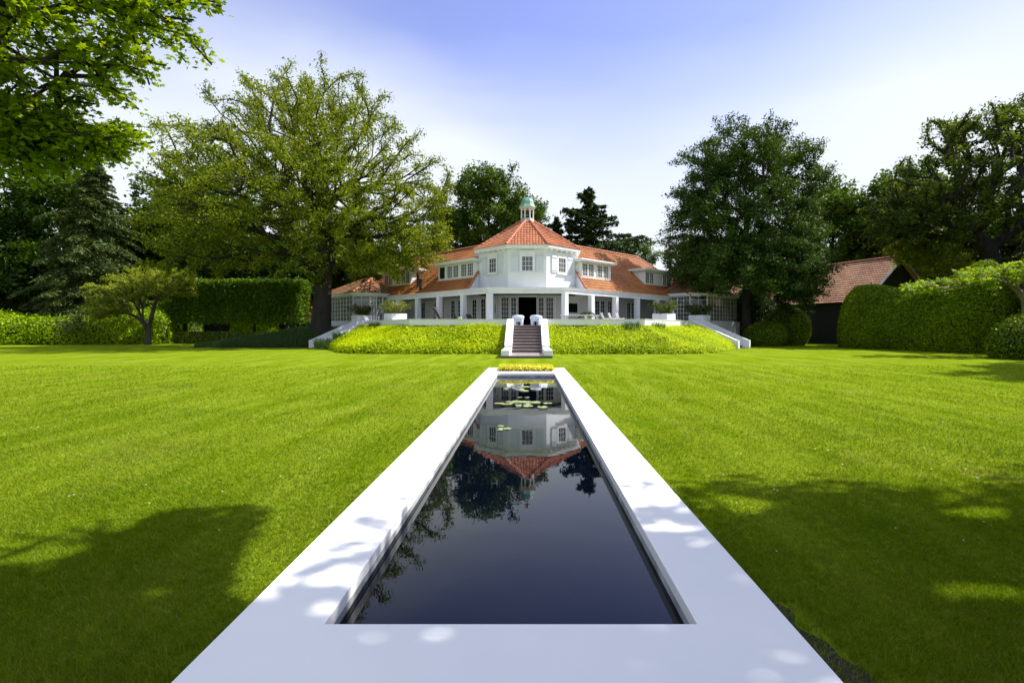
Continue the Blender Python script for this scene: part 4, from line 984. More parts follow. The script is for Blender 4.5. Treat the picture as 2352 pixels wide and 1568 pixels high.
def statue():
    x, y = -12.35, 42.3
    t = thing('garden_statue', 'shiny grey metal statue with a ring-shaped top left of the veranda', 'statue', (x, y, FZ))
    m = MB(); m.lathe((x, y, FZ), [(.22, 0), (.22, .2), (.13, .24), (.10, .5), (.16, .75), (.08, .9)], 12); m.build('pedestal', M['steel'], t, smooth=True)
    m = MB(); pts = [(x+.20*math.cos(R(a)), y, FZ+1.22+.36*math.sin(R(a))) for a in range(-80, 275, 15)]; m.tube(pts, [.05+.04*math.sin(i*.5)**2 for i in range(len(pts))], 8); m.build('ring', M['steel'], t, smooth=True)
    m = MB(); m.tube([(x-.05, y, FZ+.85), (x-.12, y, FZ+1.1), (x+.03, y, FZ+1.35), (x+.05, y, FZ+1.5)], [.07, .09, .07, .03], 8); m.build('figure', M['steel'], t, smooth=True)
statue()
def lantern(x, y, z, label, w=.15, h=.22):
    t = thing('lantern', label, 'lantern', (x, y, z), 'small white lanterns by the terrace wall')
    m = MB(); m.box((x-w/2, y-w/2, z), (x+w/2, y+w/2, z+h)); m.build('body', M['paint'], t, bevel=.01)
    m = MB(); m.box((x-w/2-.012, y-w/2-.012, z+h+.001), (x+w/2+.012, y+w/2+.012, z+h+.02)); m.build('lid', M['paint'], t)
lantern(3.72, 33.17, 2.13, 'small white lantern on the wall top between the right-hand pillars')
lantern(-4.45, 33.17, 2.13, 'small white lantern on the wall top left of the front steps', .2, .12)

# ================================================================ barn and outbuilding
def barn():
    a = np.array((26.0, 71.0)); b = np.array((34.9, 47.8)); zr, ze = 8.25, 3.95
    d = (b-a)/np.linalg.norm(b-a); p = np.array((d[1], -d[0])) ; p = -p if p[1] > 0 or p[0] > 0 else p; p = p if p[0] < 0 else -p
    t = thing('tiled_barn', 'long dark boarded barn with a faded brown tile roof behind the big hedge', 'barn', (*(a+b)/2, 0)); run = 5.1; L = np.linalg.norm(b-a)
    up = np.array((*(-p*run), zr-ze)); S = np.linalg.norm(up); e0 = a+p*run
    ins = lambda ca, cb, ctr: (cb < S) & (ca < L)
    tile_roof('roof', (*e0, ze), (*d, 0), up, ins, 0, L+.1, 0, S, M['tilebarn'], t, tw=.26, tl=.36)
    m = MB(); o2 = a-p*run; o3 = b-p*run; m.add([(*a, zr), (*b, zr), (*o3, ze), (*o2, ze)], [(0, 1, 2, 3)]); m.build('rear_roof', M['tilebarn'], t)
    ridge_tiles('ridge_tiles', (*a, zr+.03), (*b, zr+.03), t, .13, .38)
    i = .45; w0, w1 = a+p*(run-i), b+p*(run-i)-d*i; w2, w3 = b-p*(run-i)-d*i, a-p*(run-i); zt = ze+.25
    m = MB(); ctr = b-d*i
    m.add([(*w0, 0), (*w1, 0), (*w2, 0), (*w3, 0), (*w0, zt), (*w1, zt), (*w2, zt), (*w3, zt), (*ctr, zr-.15)], [(0, 1, 5, 4), (1, 2, 6, 8, 5), (2, 3, 7, 6), (3, 0, 4, 7)]); m.build('wall', M['blackwood'], t)
    for s in (1, -1):
        q = b+d*.02; e = b+p*run*s+d*.02; m = MB(); v0 = np.array((*q, zr+.02)); v1 = np.array((*e, ze-.02)); dn = np.array((0, 0, -.28)); o_ = np.array((*d*.06, 0))
        m.add([v0, v1, v1+dn, v0+dn, v0+o_, v1+o_, v1+dn+o_, v0+dn+o_], [(0, 1, 2, 3), (7, 6, 5, 4), (0, 4, 5, 1), (3, 2, 6, 7), (1, 5, 6, 2)]); m.build('bargeboard', M['greyboard'] if s == 1 else M['blackwood'], t)
barn()
def outbuilding():
    x0, x1, y = -40, -22.5, 60; t = thing('low_outbuilding', 'low outbuilding with orange tile roof glimpsed behind the pleached lime hedge', 'building', ((x0+x1)/2, y, 0))
    m = MB(); m.box((x0, y, 0), (x1, y+6, 2.6)); m.build('wall', M['blackwood'], t)
    up = np.array((0, 3.6, 3.4)); S = np.linalg.norm(up)
    tile_roof('roof', (x0, y-.4, 2.5), (1, 0, 0), up, lambda ca, cb, c: cb < S, 0, x1-x0, 0, S, M['tile'], t, tw=.26)
    ridge_tiles('ridge_tiles', (x0, y+3.2, 5.95), (x1, y+3.2, 5.95), t, .13, .4)
    for k in range(3):
        x = -31+2.8*k; m = MB(); m.box((x-.1, y-.3, 0), (x+.1, y-.1, 2.45)); m.build('post', M['paint'], t)
outbuilding()

# ================================================================ hedges and shrubs
def closed_hedge(name, label, cat, base_pts, height, mat, n, size, depth, group=None, seed=3, amp=.15, z0=0, top_round=.9, cpts=40, out=.06, elong=1.2, loose=.45):
    """hedge body swept along base_pts (front line), rounded section; height may be list per point"""
    P = resample([(x, y, h) for (x, y), h in zip(base_pts, height)], cpts); t = thing(name, label, cat, (P[:, 0].mean(), P[:, 1].mean(), z0), group)
    sec = [(.0, 0), (-.03, .2), (-.02, .42), (.04, .64), (.14, .83), (.32, .97), (.6, 1.0), (.82, .93), (.95, .76), (1.0, .5), (1.02, .25), (1, 0)]
    V = []
    for i, (x, y, h) in enumerate(P):
        a, b = P[max(i-1, 0)], P[min(i+1, len(P)-1)]; d = b[:2]-a[:2]; d /= np.linalg.norm(d); nrm = np.array((-d[1], d[0]))
        e = min(i, len(P)-1-i)/len(P)*np.linalg.norm(P[0, :2]-P[-1, :2]); f = 1-(1-min(1, e/top_round))**2.2 if top_round > 0 else 1; f = max(f, .02)
        for s, q in sec:
            w = (s-.5)*(.35+.65*f)+.5; V.append((x+nrm[0]*w*depth, y+nrm[1]*w*depth, z0+q*h*(.25+.75*f) if f > .03 else z0+q*h*.2))
    V = np.array(V); nf = smooth_noise(seed); dn = nf(V*.9)
    V[:, 2] += amp*dn*(V[:, 2] > z0+.2); V[:, 0] += amp*.7*nf(V*.8+9); V[:, 1] += amp*.7*nf(V*.8+19)
    F = grid_faces(len(P), len(sec))
    body = V.copy(); c = body.reshape(len(P), len(sec), 3).mean(axis=1, keepdims=True); body = (c+(body.reshape(len(P), len(sec), 3)-c)*.94).reshape(-1, 3); 
    k = len(sec)
    loops = np.concatenate([F.ravel(), np.arange(k), (len(P)-1)*k+np.arange(k)]); st = np.concatenate([np.arange(len(F))*4, [len(F)*4, len(F)*4+k]]); tot = np.concatenate([np.full(len(F), 4), [k, k]])
    link_mesh('branches', body, loops, st, tot, M['litter'], t, smooth=True)
    leafy_on('foliage', V, F[:, ::-1], n, size, mat, t, sig=size*loose, out=out, up=.3, elong=elong)
    return t
# left low sunlit hedge
closed_hedge('long_hedge', 'low bright yellow-green hedge along the far left edge of the lawn', 'hedge', [(-62, 45.5), (-50, 46.2), (-42, 47.5), (-35, 49.5)], [2.1, 2.9, 2.2, 3.2], M['l_hedge'], 70000, .17, 3.6, seed=4, amp=.5, top_round=1.2, loose=1.1, out=.35)
closed_hedge('tall_hedge', 'taller dark green hedge behind the small spreading tree', 'hedge', [(-44, 54), (-40, 54.3), (-35.6, 54.6)], [4.2, 4.4, 4.0], M['l_cloud'], 16000, .17, 2.5, seed=9, amp=.25)
closed_hedge('woodland_edge', 'dark wild undergrowth closing the left edge behind the low hedge', 'shrub', [(-78, 52), (-66, 56), (-56, 60), (-47, 62)], [7.5, 6.5, 7.0, 6.0], M['l_beech'], 24000, .30, 2.0, seed=19, amp=.8, loose=1.0, out=.5)
closed_hedge('box_hedge', 'knee-high dark clipped hedge below the lime trees', 'hedge', [(-38, 50.6), (-30, 50.8), (-22.5, 50.6)], [1.15, 1.15, 1.15], M['l_cloud'], 16000, .10, 1.0, seed=8, amp=.05, top_round=.3)
def pleached():
    xs = [-35.3, -31.7, -28.2, -24.8]
    for k, x in enumerate(xs):
        lab = ('leftmost clipped lime tree of the pleached row', 'second clipped lime tree from the left in the pleached row', 'third clipped lime tree from the left in the pleached row', 'rightmost clipped lime tree of the pleached row beside the big tree')[k]
        t = thing('lime_tree', lab, 'tree', (x, 52.6, 0), 'pleached lime trees')
        m = MB(); m.tube([(x, 52.6, 0), (x+.05, 52.6, 1.2), (x, 52.6, 2.6), (x+.05, 52.6, 5.4)], [.2, .16, .15, .05], 8)
        for z in (2.9, 3.9, 4.9):
            for s in (-1, 1): m.tube([(x, 52.6, z-.2), (x+s*.9, 52.6, z), (x+s*1.9, 52.5, z+.1)], [.07, .05, .02], 6)
        m.build('trunk', M['barkdark'], t, smooth=True)
        n = 15000; P = np.stack([rng.uniform(x-1.95, x+1.95, n), 52.6+rng.choice([-1, 1], n)*(1.0-np.abs(rng.normal(size=n))*.28), rng.uniform(2.3, 6.25, n)], 1)
        k_ = int(n*.3); P[:k_, 2] = 6.3-np.abs(rng.normal(size=k_))*.25; P[:k_, 1] = 52.6+rng.uniform(-1.1, 1.1, k_)
        P += rng.normal(size=P.shape)*np.array((.1, .12, .14)); P[:, 2] -= .35*rng.random(n)*(P[:, 2] < 2.8)
        keep = smooth_noise(40+k)(P*1.4) > -.95; leaves('crown', P[keep], .19, M['l_lime'], t, up=.35)
pleached()
closed_hedge('garden_shrubs', 'sunlit light green shrubs seen between the lime trunks', 'shrub', [(-34, 57.5), (-31, 57.6), (-28.5, 57.5)], [3.0, 2.8, 2.6], M['l_hedge'], 9000, .18, 1.5, seed=6, amp=.3)
# cloud hedge on the right
closed_hedge('cloud_hedge', 'huge rounded dark green clipped hedge in front of the barn', 'hedge', [(24.2, 41.4), (24.8, 38.4), (25.4, 36.0), (26.2, 33.4), (27.0, 31.4), (27.6, 30.2)], [5.1, 4.7, 4.1, 4.7, 5.8, 6.5], M['l_cloud'], 75000, .12, 4.2, seed=12, amp=.2, top_round=1.7, cpts=60)
closed_hedge('tall_hedge', 'dark tall clipped hedge continuing past the gap at the right edge', 'hedge', [(28.9, 30.2), (31.5, 28.2), (35, 24.5), (39, 21.0)], [6.6, 6.3, 5.8, 5.4], M['l_cloud'], 16000, .16, 4.0, seed=13, amp=.25, top_round=.8)
def ball_shrub(name, label, c, r, mat, n, size, seed=1, group=None, amp=.08):
    t = thing(name, label, 'shrub', (c[0], c[1], 0), group); nu, nv = 36, 18; V = []
    for i in range(nu):
        for j in range(nv):
            a = 2*math.pi*i/nu; b = -math.pi/2+math.pi*j/(nv-1); V.append((c[0]+r[0]*math.cos(b)*math.cos(a), c[1]+r[1]*math.cos(b)*math.sin(a), c[2]+r[2]*math.sin(b)))
    V = np.array(V); f = smooth_noise(seed); V = np.array(c)+(V-np.array(c))*(1+amp*f(V*1.3))[:, None]; F = grid_faces(nu, nv, True)
    V[:, 2] = V[:, 2].clip(.02); quads('branches', np.array(c)+(V-np.array(c))*.93, F, M['litter'], t, smooth=True); leafy_on('foliage', V, F, n, size, mat, t, sig=size*.5, out=.06, up=.3)
ball_shrub('topiary_shrub', 'low rounded clipped shrub beside the foot of the right side steps', (20.3, 44.0, .95), (1.6, 1.5, 1.2), M['l_cloud'], 9000, .10, 3)
ball_shrub('rounded_shrub', 'larger sunlit rounded shrub in front of the dark barn doorway', (23.3, 46.5, 1.3), (1.95, 1.9, 2.1), M['l_cloud'], 13000, .12, 4, amp=.12)
ball_shrub('dark_shrub', 'big dark shrub under the right-hand tree beside the pavilion', (22.0, 50.5, 2.2), (2.6, 2.2, 3.2), M['l_beech'], 12000, .16, 5, amp=.15)
ball_shrub('sunlit_shrub_top', 'bright yellow-green sunlit shrub top behind the right-hand trunk', (23.0, 53.8, 3.9), (1.5, 1.3, 1.6), M['l_hedge'], 5000, .17, 6, amp=.2)  # sun on the shrub's top is put into its bright leaf colour
ball_shrub('edge_shrub', 'glossy dark green shrub at the right edge of the picture', (25.8, 25.6, .7), (2.35, 2.0, 1.75), M['l_cloud'], 16000, .10, 7, amp=.1)
def urn():
    x, y = 28.6, 31.2
    t = thing('garden_urn', 'pale stone jug-shaped urn by the gap in the right-hand hedge', 'urn', (x, y, 0))
    m = MB(); m.lathe((x, y, 0), [(.17, 0), (.19, .05), (.14, .12), (.24, .35), (.30, .62), (.26, .80), (.17, .92), (.20, 1.0), (.15, 1.0)], 16); m.build('body', M['stone'], t, smooth=True)
    m = MB(); m.tube([(x-.18, y, .92), (x-.34, y, 1.0), (x-.38, y, .82), (x-.28, y, .62)], .03, 6); m.build('handle', M['stone'], t, smooth=True)
    m = MB(); m.tube([(x+.16, y, .95), (x+.26, y, 1.06), (x+.2, y, 1.1)], [.06, .05, .02], 6); m.build('spout', M['stone'], t, smooth=True)
urn()
# mound at the left with long grass
def mound():
    nu, nv = 30, 24; V = []
    for i in range(nu):
        for j in range(nv):
            x = -29+14.5*i/(nu-1); y = 40.2+10.5*j/(nv-1); V.append((x, y, 0))
    V = np.array(V); hx = lambda x, y: (np.clip((x+27.5)/8, 0, 1)**1.1*1.35*np.clip((y-40.2)/2.2, 0, 1)**.8*np.clip((50.7-y)/2, 0, 1)*np.clip((-14.6-x)/.5+.2, 0, 1)-.02)
    V[:, 2] = hx(V[:, 0], V[:, 1]); tag(quads('mound', V, grid_faces(nu, nv), M['litter'], smooth=True), kind='structure')
    n = 26000; x = rng.uniform(-28, -15, n); y = 40.3+rng.random(n)**1.3*8; k = hx(x, y) > .02; x, y = x[k], y[k]; z = hx(x, y)
    H = .32*(.5+rng.random(len(x))); a = rng.random(len(x))*6.28; b = np.stack([x, y, z], 1); p = np.stack([np.cos(a), np.sin(a), 0*a], 1)*.014; tip = b+np.stack([rng.normal(size=len(x))*.1+.05, rng.normal(size=len(x))*.1, H], 1)
    V = np.stack([b-p, b+p, tip], 1).reshape(-1, 3); o = quads('long_grass', V, np.arange(len(x)*3).reshape(-1, 3), M['l_grass']); tag(o, 'long dark grass on the mound round the big left tree', 'grass', kind='stuff')
mound()
for k, (x, y, z, r, h, n, lab) in enumerate(((-14.6, 37.2, .1, .9, .75, 900, 'tuft of long blue-green grass at the foot of the left side steps'), (-13.6, 37.6, .6, .7, .7, 700, 'taller tuft of long grass halfway up beside the left side steps'), (-11.3, 38.4, 1.3, .5, .75, 500, 'upright grass tuft against the left terrace wall'),
        (6.6, 33.0, 1.45, .6, .55, 160, 'thin grass tuft against the wall left of the right terrace corner'), (8.6, 34.2, 1.45, .5, .6, 140, 'thin grass tuft just right of the right terrace corner'))):
    grass_clump('grass_tuft', lab, 'grass tuft', (x, y, z), r, n, h, M['l_grass'], 'grass tufts along the terrace', w=.011)

# ================================================================ lawn blades near the camera
def blades():
    n = 620000; y0, y1 = 1.55, 21.0; iy = rng.uniform(1/y1, 1/y0, n); y = 1/iy; x = rng.uniform(-1.06, 1.0, n)*y+rng.normal(size=n)*.05
    k = ~((np.abs(x-AX) < PO+.004) & (y > PYO0-.004) & (y < PYO1+.004)); x, y = x[k], y[k]; k = ~((x > AX+PO) & (x < AX+PO+.17) & (y < 2.9) & (rng.random(len(x)) < .8)); x, y = x[k], y[k]; n = len(x)
    f = smooth_noise(77, 20); P = np.stack([x*3.1, y*3.1, 0*x], 1); cl = f(P)
    H = (.022+.015*rng.random(n)+.014*cl.clip(-1, 1))*np.clip(.8+y*.03, .8, 1.3)*np.where(rng.random(n) < .04, 1.6, 1); H = H.clip(.014)
    w = (.0016+.0009*rng.random(n))*np.clip(y/2.4, 1, 9)**.8; a = rng.random(n)*6.28
    b = np.stack([x, y, np.full(n, -.002)], 1); p = np.stack([np.cos(a), np.sin(a), 0*a], 1)*w[:, None]
    wind = np.stack([.5*np.sin(x*.9+y*.4)+.3*f(P*.7+5), .5*np.cos(y*.8)], 1)
    le = rng.normal(size=(n, 2))*.6+wind*.5; tip = b+np.stack([le[:, 0]*H, le[:, 1]*H, H], 1)
    V = np.stack([b-p, b+p, tip], 1).reshape(-1, 3)
    tag(quads('grass', V, np.arange(n*3).reshape(-1, 3), M['blades']), 'short mown grass of the lawn round the pool', 'grass', kind='stuff')
blades()
def bare_strip():
    ys = np.linspace(1.75, 2.95, 26); m = MB(); e = [AX+PO+.006+.20*max(0, math.sin(math.pi*(y-1.75)/1.2))**.6*(.7+.25*math.sin(y*9)+.15*math.sin(y*23)) for y in ys]
    vs = [(AX+PO+.002, y, .004) for y in ys]+[(x, y, .004) for x, y in zip(e, ys)]
    m.add(vs, [(i, i+26, i+27, i+1) for i in range(25)]); tag(m.build('bare_soil', M['soil']), kind='structure')
bare_strip()
def daisies():
    n = 70; y = 1/rng.uniform(1/22, 1/3.2, n); x = rng.uniform(-1, .95, n)*y; k = np.abs(x-AX) > PO+.1; x, y = x[k], y[k]
    P = np.stack([x, y, .035+.01*rng.random(len(x))], 1); s = .0045*np.clip(y/3, 1, 2.6)
    m = plain('clover_flowers', (.5, .45, .38), (.4, .32, .26), 20)
    V = P[:, None]+s[:, None, None]*np.array([(-1, -1, 0), (1, -1, 0), (1, 1, .3), (-1, 1, .3)])[None]
    tag(quads('clover_flowers', V.reshape(-1, 3), np.arange(len(x)*4).reshape(-1, 4), m), 'tiny pale clover flowers scattered in the lawn', 'flowers', kind='stuff')
daisies()

# ================================================================ trees
# big sparse tree on the left
base = (-17.3, 42.6, 1.0)
tl = [(0, 0, -.3), (.05, 0, 1.2), (.15, 0, 2.6), (.2, 0, 4.0), (.35, .1, 6.0), (.4, .1, 8.5), (.2, 0, 11.5), (-.4, .2, 15), (-1, 0, 19)]
blobs = [(-3, 0, 16, 6.5, 6, 7.0, 330), (-6.5, 1, 12.5, 6, 6, 6.5, 300), (3.0, 0, 14, 6.5, 6, 5.5, 260), (6.0, 0, 9.5, 5.0, 5, 5.0, 200), (-8.5, -1, 8.2, 5.2, 5, 4.2, 240), (0, -2, 9, 7, 5, 5, 240), (6.8, -1, 7.3, 4.4, 4, 3.0, 190), (-4, 3, 19.5, 4.5, 3, 3.8, 120), (2, 1, 18.8, 4, 3, 3.6, 90), (-11.3, 0, 12.5, 2.6, 2.5, 4.5, 80), (9.3, 0, 12.0, 2.2, 2, 3, 60), (-4.5, -7, 11, 5.5, 4.5, 4.5, 170), (2, -6, 11.5, 4.5, 4, 3.5, 100), (-3, 7, 12, 6, 4, 5, 120)]
grow('big_tree', 'tall spreading tree with airy yellow-green crown and thick dark trunk left of the house', 'tree', base, tl, blobs, 2300, 150000, .145, M['l_big'], M['barkdark'], trunk_r=.66, sig=(.24, .24, .2), rthin=.045, up=.35, step=1.0, rmin=.016, flare=1.5, elong=1.35, sides=7, tip=.011)
# right beech
base = (19.3, 45.6, 0)
tl = trunk_line(17, (.3, 0), 9, .1)
blobs = [(0, 0, 12.5, 6.3, 6, 5.5, 420), (-3.2, 0, 9.5, 4.5, 5, 5, 300), (3.4, 0, 8.7, 4.2, 5, 4.8, 300), (.5, 0, 17.2, 5.2, 4.5, 3.4, 210), (-3.5, 0, 15.6, 3, 3, 3.2, 90), (4.4, 0, 15.3, 3.2, 3, 4.0, 130), (-5.0, 0, 12.6, 2.4, 3, 2.0, 50), (0, -3, 6.6, 6.6, 3, 2.8, 240), (5.2, 0, 7.4, 2.3, 3, 3.0, 120), (4.7, 0, 4.6, 2.1, 2.6, 2.0, 80), (3, -1, 5.2, 3, 3, 2, 70), (-4.8, 0, 6.0, 1.8, 3, 2.2, 60)]
grow('beech_tree', 'dense dark beech tree with hanging crown over the right end of the house', 'tree', base, tl, blobs, 1900, 185000, .16, M['l_beech'], M['barkdark'], trunk_r=.36, sig=(.26, .26, .16), rthin=.05, up=.6, step=.9, rmin=.02, droop=.5, elong=1.3)
# maple overhanging top left
base = (-14.5, 10.5, 0)
blobs = [(0, 0, 9.5, 5.5, 5.5, 5.0, 300), (3.2, 0, 9.2, 4.0, 4, 3.6, 340), (4.0, -.6, 12.5, 4.3, 4, 3.6, 260), (5.6, .3, 8.7, 2.0, 2, 1.9, 110), (2.4, 1.5, 6.5, 2.7, 2.0, 1.0, 130), (-2, 0, 13, 4, 4, 3, 100), (6.3, 0, 11.0, 1.9, 2, 1.8, 90), (3.5, 1.4, 5.9, 2.1, 1.3, .55, 200), (2.0, 1.0, 5.4, 2.0, 1.4, .5, 120)]
grow('maple_tree', 'bright green maple branches hanging into the top left corner', 'tree', base, trunk_line(11, (1.0, 0), 8, .1), blobs, 1700, 60000, .14, M['l_maple'], M['barkdark'], trunk_r=.4, sig=(.12, .12, .10), rthin=.035, up=1.0, step=.6, rmin=.006, lobes=True, droop=.35, tip=.006)
# tree behind the camera that shades the foreground
base = (9.2, 0.3, 0)
blobs = [(0, 0, 10.5, 5.2, 5.0, 3.2, 330), (-1.2, 4.0, 9.0, 2.4, 1.9, 1.6, 90), (2.6, 4.4, 9.2, 3.0, 2.0, 1.8, 120), (-5.6, 1.2, 8.6, 1.7, 2.0, 1.3, 70), (-5.9, 4.4, 7.5, .8, .8, .6, 60), (-6.7, 3.5, 7.2, 1.1, 1.1, .8, 80), (-7.6, 2.6, 6.9, 1.2, 1.2, .8, 70), (-7.4, .6, 7.4, 1.6, 1.6, 1.0, 70), (-3.6, 2.6, 8.6, 1.5, 1.4, 1.2, 70), (-4, -2, 9, 3.4, 3, 2, 110), (0, -3, 9, 5, 3, 3, 100)]
def openings(L):
    """gaps in this crown: where the sun comes through to the lawn and the pool rim"""
    k = L[:, 2]/sdir[2]; X, Y = L[:, 0]-k*sdir[0], L[:, 1]-k*sdir[1]; f = smooth_noise(31)(np.stack([X*1.7, Y*1.7, 0*X], 1))*.10
    lit = (Y > 5.12+f) & (X < 1.3); g = smooth_noise(32)(np.stack([X*6, Y*9, 0*X], 1))
    lit |= (X < -1.45) & (X > -2.2+.50*np.clip((4.4-Y)/1.6, 0, 1)+f) & (Y > 2.75)
    lit |= (X < -2.05) & (Y > 4.55+f*1.6-.35*np.clip(-2.5-X, 0, 1)) | (X < -3.02+f*2) & (Y > 3.25+f)
    for x, y, a, b in ((-1.33, 3.72, .26, .12), (-1.36, 4.2, .22, .15), (-1.05, 4.05, .16, .08), (-1.2, 3.06, .30, .11), (-1.15, 2.72, .2, .12), (-1.28, 2.34, .26, .13), (-.72, 2.47, .25, .07), (.93, 5.3, .3, .2), (.95, 4.5, .26, .16), (1.07, 3.86, .26, .10), (1.22, 3.62, .16, .08), (1.22, 3.06, .18, .10), (1.9, 4.5, .4, .22), (2.6, 3.0, .3, .12), (3.9, 4.3, .35, .16), (2.2, 2.3, .16, .1)):
        lit |= ((X-x+f*.8)/a)**2+((Y-y)/b)**2 < 1+g*.9
    return ~lit
grow('shade_tree', 'leafy tree standing behind the camera whose shadow falls on the near lawn', 'tree', base, trunk_line(11, (0, .3), 8, .1), blobs, 760, 62000, .16, M['l_wood'], M['bark'], trunk_r=.35, sig=(.3, .3, .16), rthin=.06, up=.6, keepf=openings)
# small spreading tree on the left
base = (-35.4, 47.6, 0)
tl = [(0, 0, -.1), (.05, 0, .9), (.1, 0, 1.7), (.3, 0, 2.4), (.5, 0, 3.2)]
blobs = [(-2.8, 0, 4.6, 3.0, 2.6, 1.8, 120), (1.6, 0, 5.6, 2.8, 2.4, 1.7, 120), (-.8, 0, 6.0, 2.6, 2.2, 1.4, 70), (-3.5, -1, 3.2, 1.8, 1.6, 1.0, 50), (3.1, 0, 6.4, 1.3, 1.2, .9, 30)]
grow('spreading_tree', 'small spreading tree with crooked branches in front of the tall dark hedge', 'tree', base, tl, blobs, 420, 26000, .13, M['l_small'], M['bark'], trunk_r=.24, sig=(.16, .16, .08), rthin=.05, up=.8, step=.6, rmin=.012, flare=1.3)
# flat-topped trained tree at the right edge
base = (27.3, 28.1, 0)
tl = [(0, 0, -.1), (.05, 0, 1.4), (0, 0, 2.7), (.02, 0, 3.3)]
blobs = [(-3.6, 0, 4.0, 3.0, 2.2, .20, 150), (0, 0, 4.8, 3.9, 2.6, .28, 170), (3.2, 0, 4.2, 2.6, 2.2, .3, 60), (-5.6, 0, 3.62, 1.1, 1.0, .2, 40), (-2.2, -.7, 4.45, 2.2, 1.7, .2, 70)]
grow('plane_tree', 'flat-topped small tree with bare pale branches under bright leaves at the right edge', 'tree', base, tl, blobs, 400, 4200, .19, M['l_plane'], M['barkpale'], trunk_r=.2, sig=(.13, .13, .08), rthin=.022, up=.8, step=.45, rmin=.008, lobes=True, flare=1.2, tip=.018)
# small tree in front of the barn gable
base = (35.3, 45.0, 0)
grow('gable_tree', 'small yellow-tinged tree on a thin trunk in front of the barn gable', 'tree', base, trunk_line(8, (-.4, 0), 6, .08), [(-1.2, 0, 8.4, 2.4, 2, 1.6, 120), (1.0, 0, 8.0, 2.6, 2, 2.2, 120), (-2.6, 0, 8.2, 1.2, 1.2, .8, 30)], 280, 15000, .18, M['l_small'], M['barkdark'], trunk_r=.16, sig=(.2, .2, .14), rthin=.06, up=.6, rmin=.02)

# conifers
def conifer(name, label, base, h, rad, mat, n_br, n_leaf, size, droop=.25, irregular=.25, group=None, seed=1, low=.06, bm='barkdark'):
    g = np.random.default_rng(seed); t = thing(name, label, 'conifer', base, group); B = np.array(base)
    m = MB(); m.tube([B+np.array((0, 0, z*h)) for z in (0, .3, .6, .85, 1)], [h*.018, h*.014, h*.009, h*.004, .015], 8); P = []
    per = n_leaf//n_br
    for k in range(n_br):
        u = low+(1-low)*((k+.5)/n_br)**.85; a = k*2.39996+g.normal()*.3; L = rad*(1-u)**.75*(1+irregular*g.normal()); L = max(L, .25); z0 = u*h
        d = np.array((math.cos(a), math.sin(a), 0)); sd = np.array((-math.sin(a), math.cos(a), 0)); rise = .25 if u > .7 else .08
        pts = [B+np.array((0, 0, z0))+d*L*s+np.array((0, 0, L*(rise*s*1.2-droop*s*s*1.5+.12*max(0, s-.7)))) for s in (0, .33, .66, 1)]
        m.tube(pts, [.02+.008*L, .015+.004*L, .012, .006], 4)
        c = max(12, int(per*L/rad*1.9)); s = g.random(c)**.7; w = g.normal(size=c)*.24*L*(1-s*.75)+g.normal(size=c)*.05
        q = B+np.array((0, 0, z0))+d*(L*s)[:, None]+sd*w[:, None]; q[:, 2] += L*(rise*s*1.2-droop*s*s*1.5+.12*np.maximum(0, s-.7))-np.abs(w)*.35-np.abs(g.normal(size=c))*.10*size/.16; P.append(q)
    m.build('trunk', M[bm], t); P = np.concatenate(P); leaves('crown', P, size, mat, t, up=.9, elong=1.8)
    return t
conifer('spruce_tree', 'tall grey-green spruce with drooping branches on the left behind the low hedge', (-45.5, 53.5, 0), 20.5, 6.8, M['l_spruce'], 230, 120000, .17, .34, .18, seed=4, low=.04)
conifer('fir_tree', 'dark ragged fir rising behind the right roof ridge', (7.4, 62, 0), 18.6, 8.0, M['l_fir'], 110, 44000, .28, .10, .5, seed=11, low=.2)
conifer('small_fir', 'shorter dark fir between the oak and the ragged fir', (3.4, 63, 0), 15.2, 4.6, M['l_fir'], 90, 22000, .30, .15, .35, seed=15, low=.2)
# oak behind the tower
base = (-4.8, 62, 0)
blobs = [(0, 0, 15.5, 6.0, 5, 5.6, 300), (-4.5, 0, 12.5, 4.5, 4, 4.6, 170), (3.6, 0, 13.5, 4.2, 4, 4.2, 170), (-1, 0, 19.0, 3.4, 3, 2.6, 90), (4.8, 0, 15.8, 2.5, 2, 2.6, 50), (0, 0, 8, 7.5, 4, 4, 160)]
oak = grow('oak_tree', 'full green oak crown rising behind the tower', 'tree', base, trunk_line(16, (0, 0), 8, .2), blobs, 800, 62000, .26, M['l_wood'], M['barkdark'], trunk_r=.45, sig=(.34, .34, .24), rthin=.09, up=.5, rmin=.03)
# big oak at the right with crooked limbs
base = (39.5, 42.5, 0)
blobs = [(-1, 0, 14.5, 8, 6, 4.4, 330), (-6.5, 0, 11.5, 5, 5, 3.8, 230), (6, 0, 14.2, 6, 5, 5, 200), (-3, -1, 17.4, 5, 3.5, 2.4, 120), (-8.6, 0, 11.0, 3.0, 4, 2.2, 90), (3, -2, 8.4, 5, 3, 3, 120), (3.5, 0, 18.6, 5, 4, 2.6, 120)]
grow('crooked_oak', 'large oak with crooked dark limbs at the right behind the clipped hedge', 'tree', base, [(0, 0, 0), (-.1, 0, 2), (-.3, 0, 4), (-.6, 0, 6), (-1.3, 0, 8), (-2.4, 0, 9.8), (-3.6, 0, 11), (-5.6, 0, 11.4)], blobs, 900, 60000, .20, M['l_oak'], M['barkdark'], trunk_r=.72, sig=(.24, .24, .15), rthin=.07, up=.6, rmin=.03, step=1.1, tip=.016)
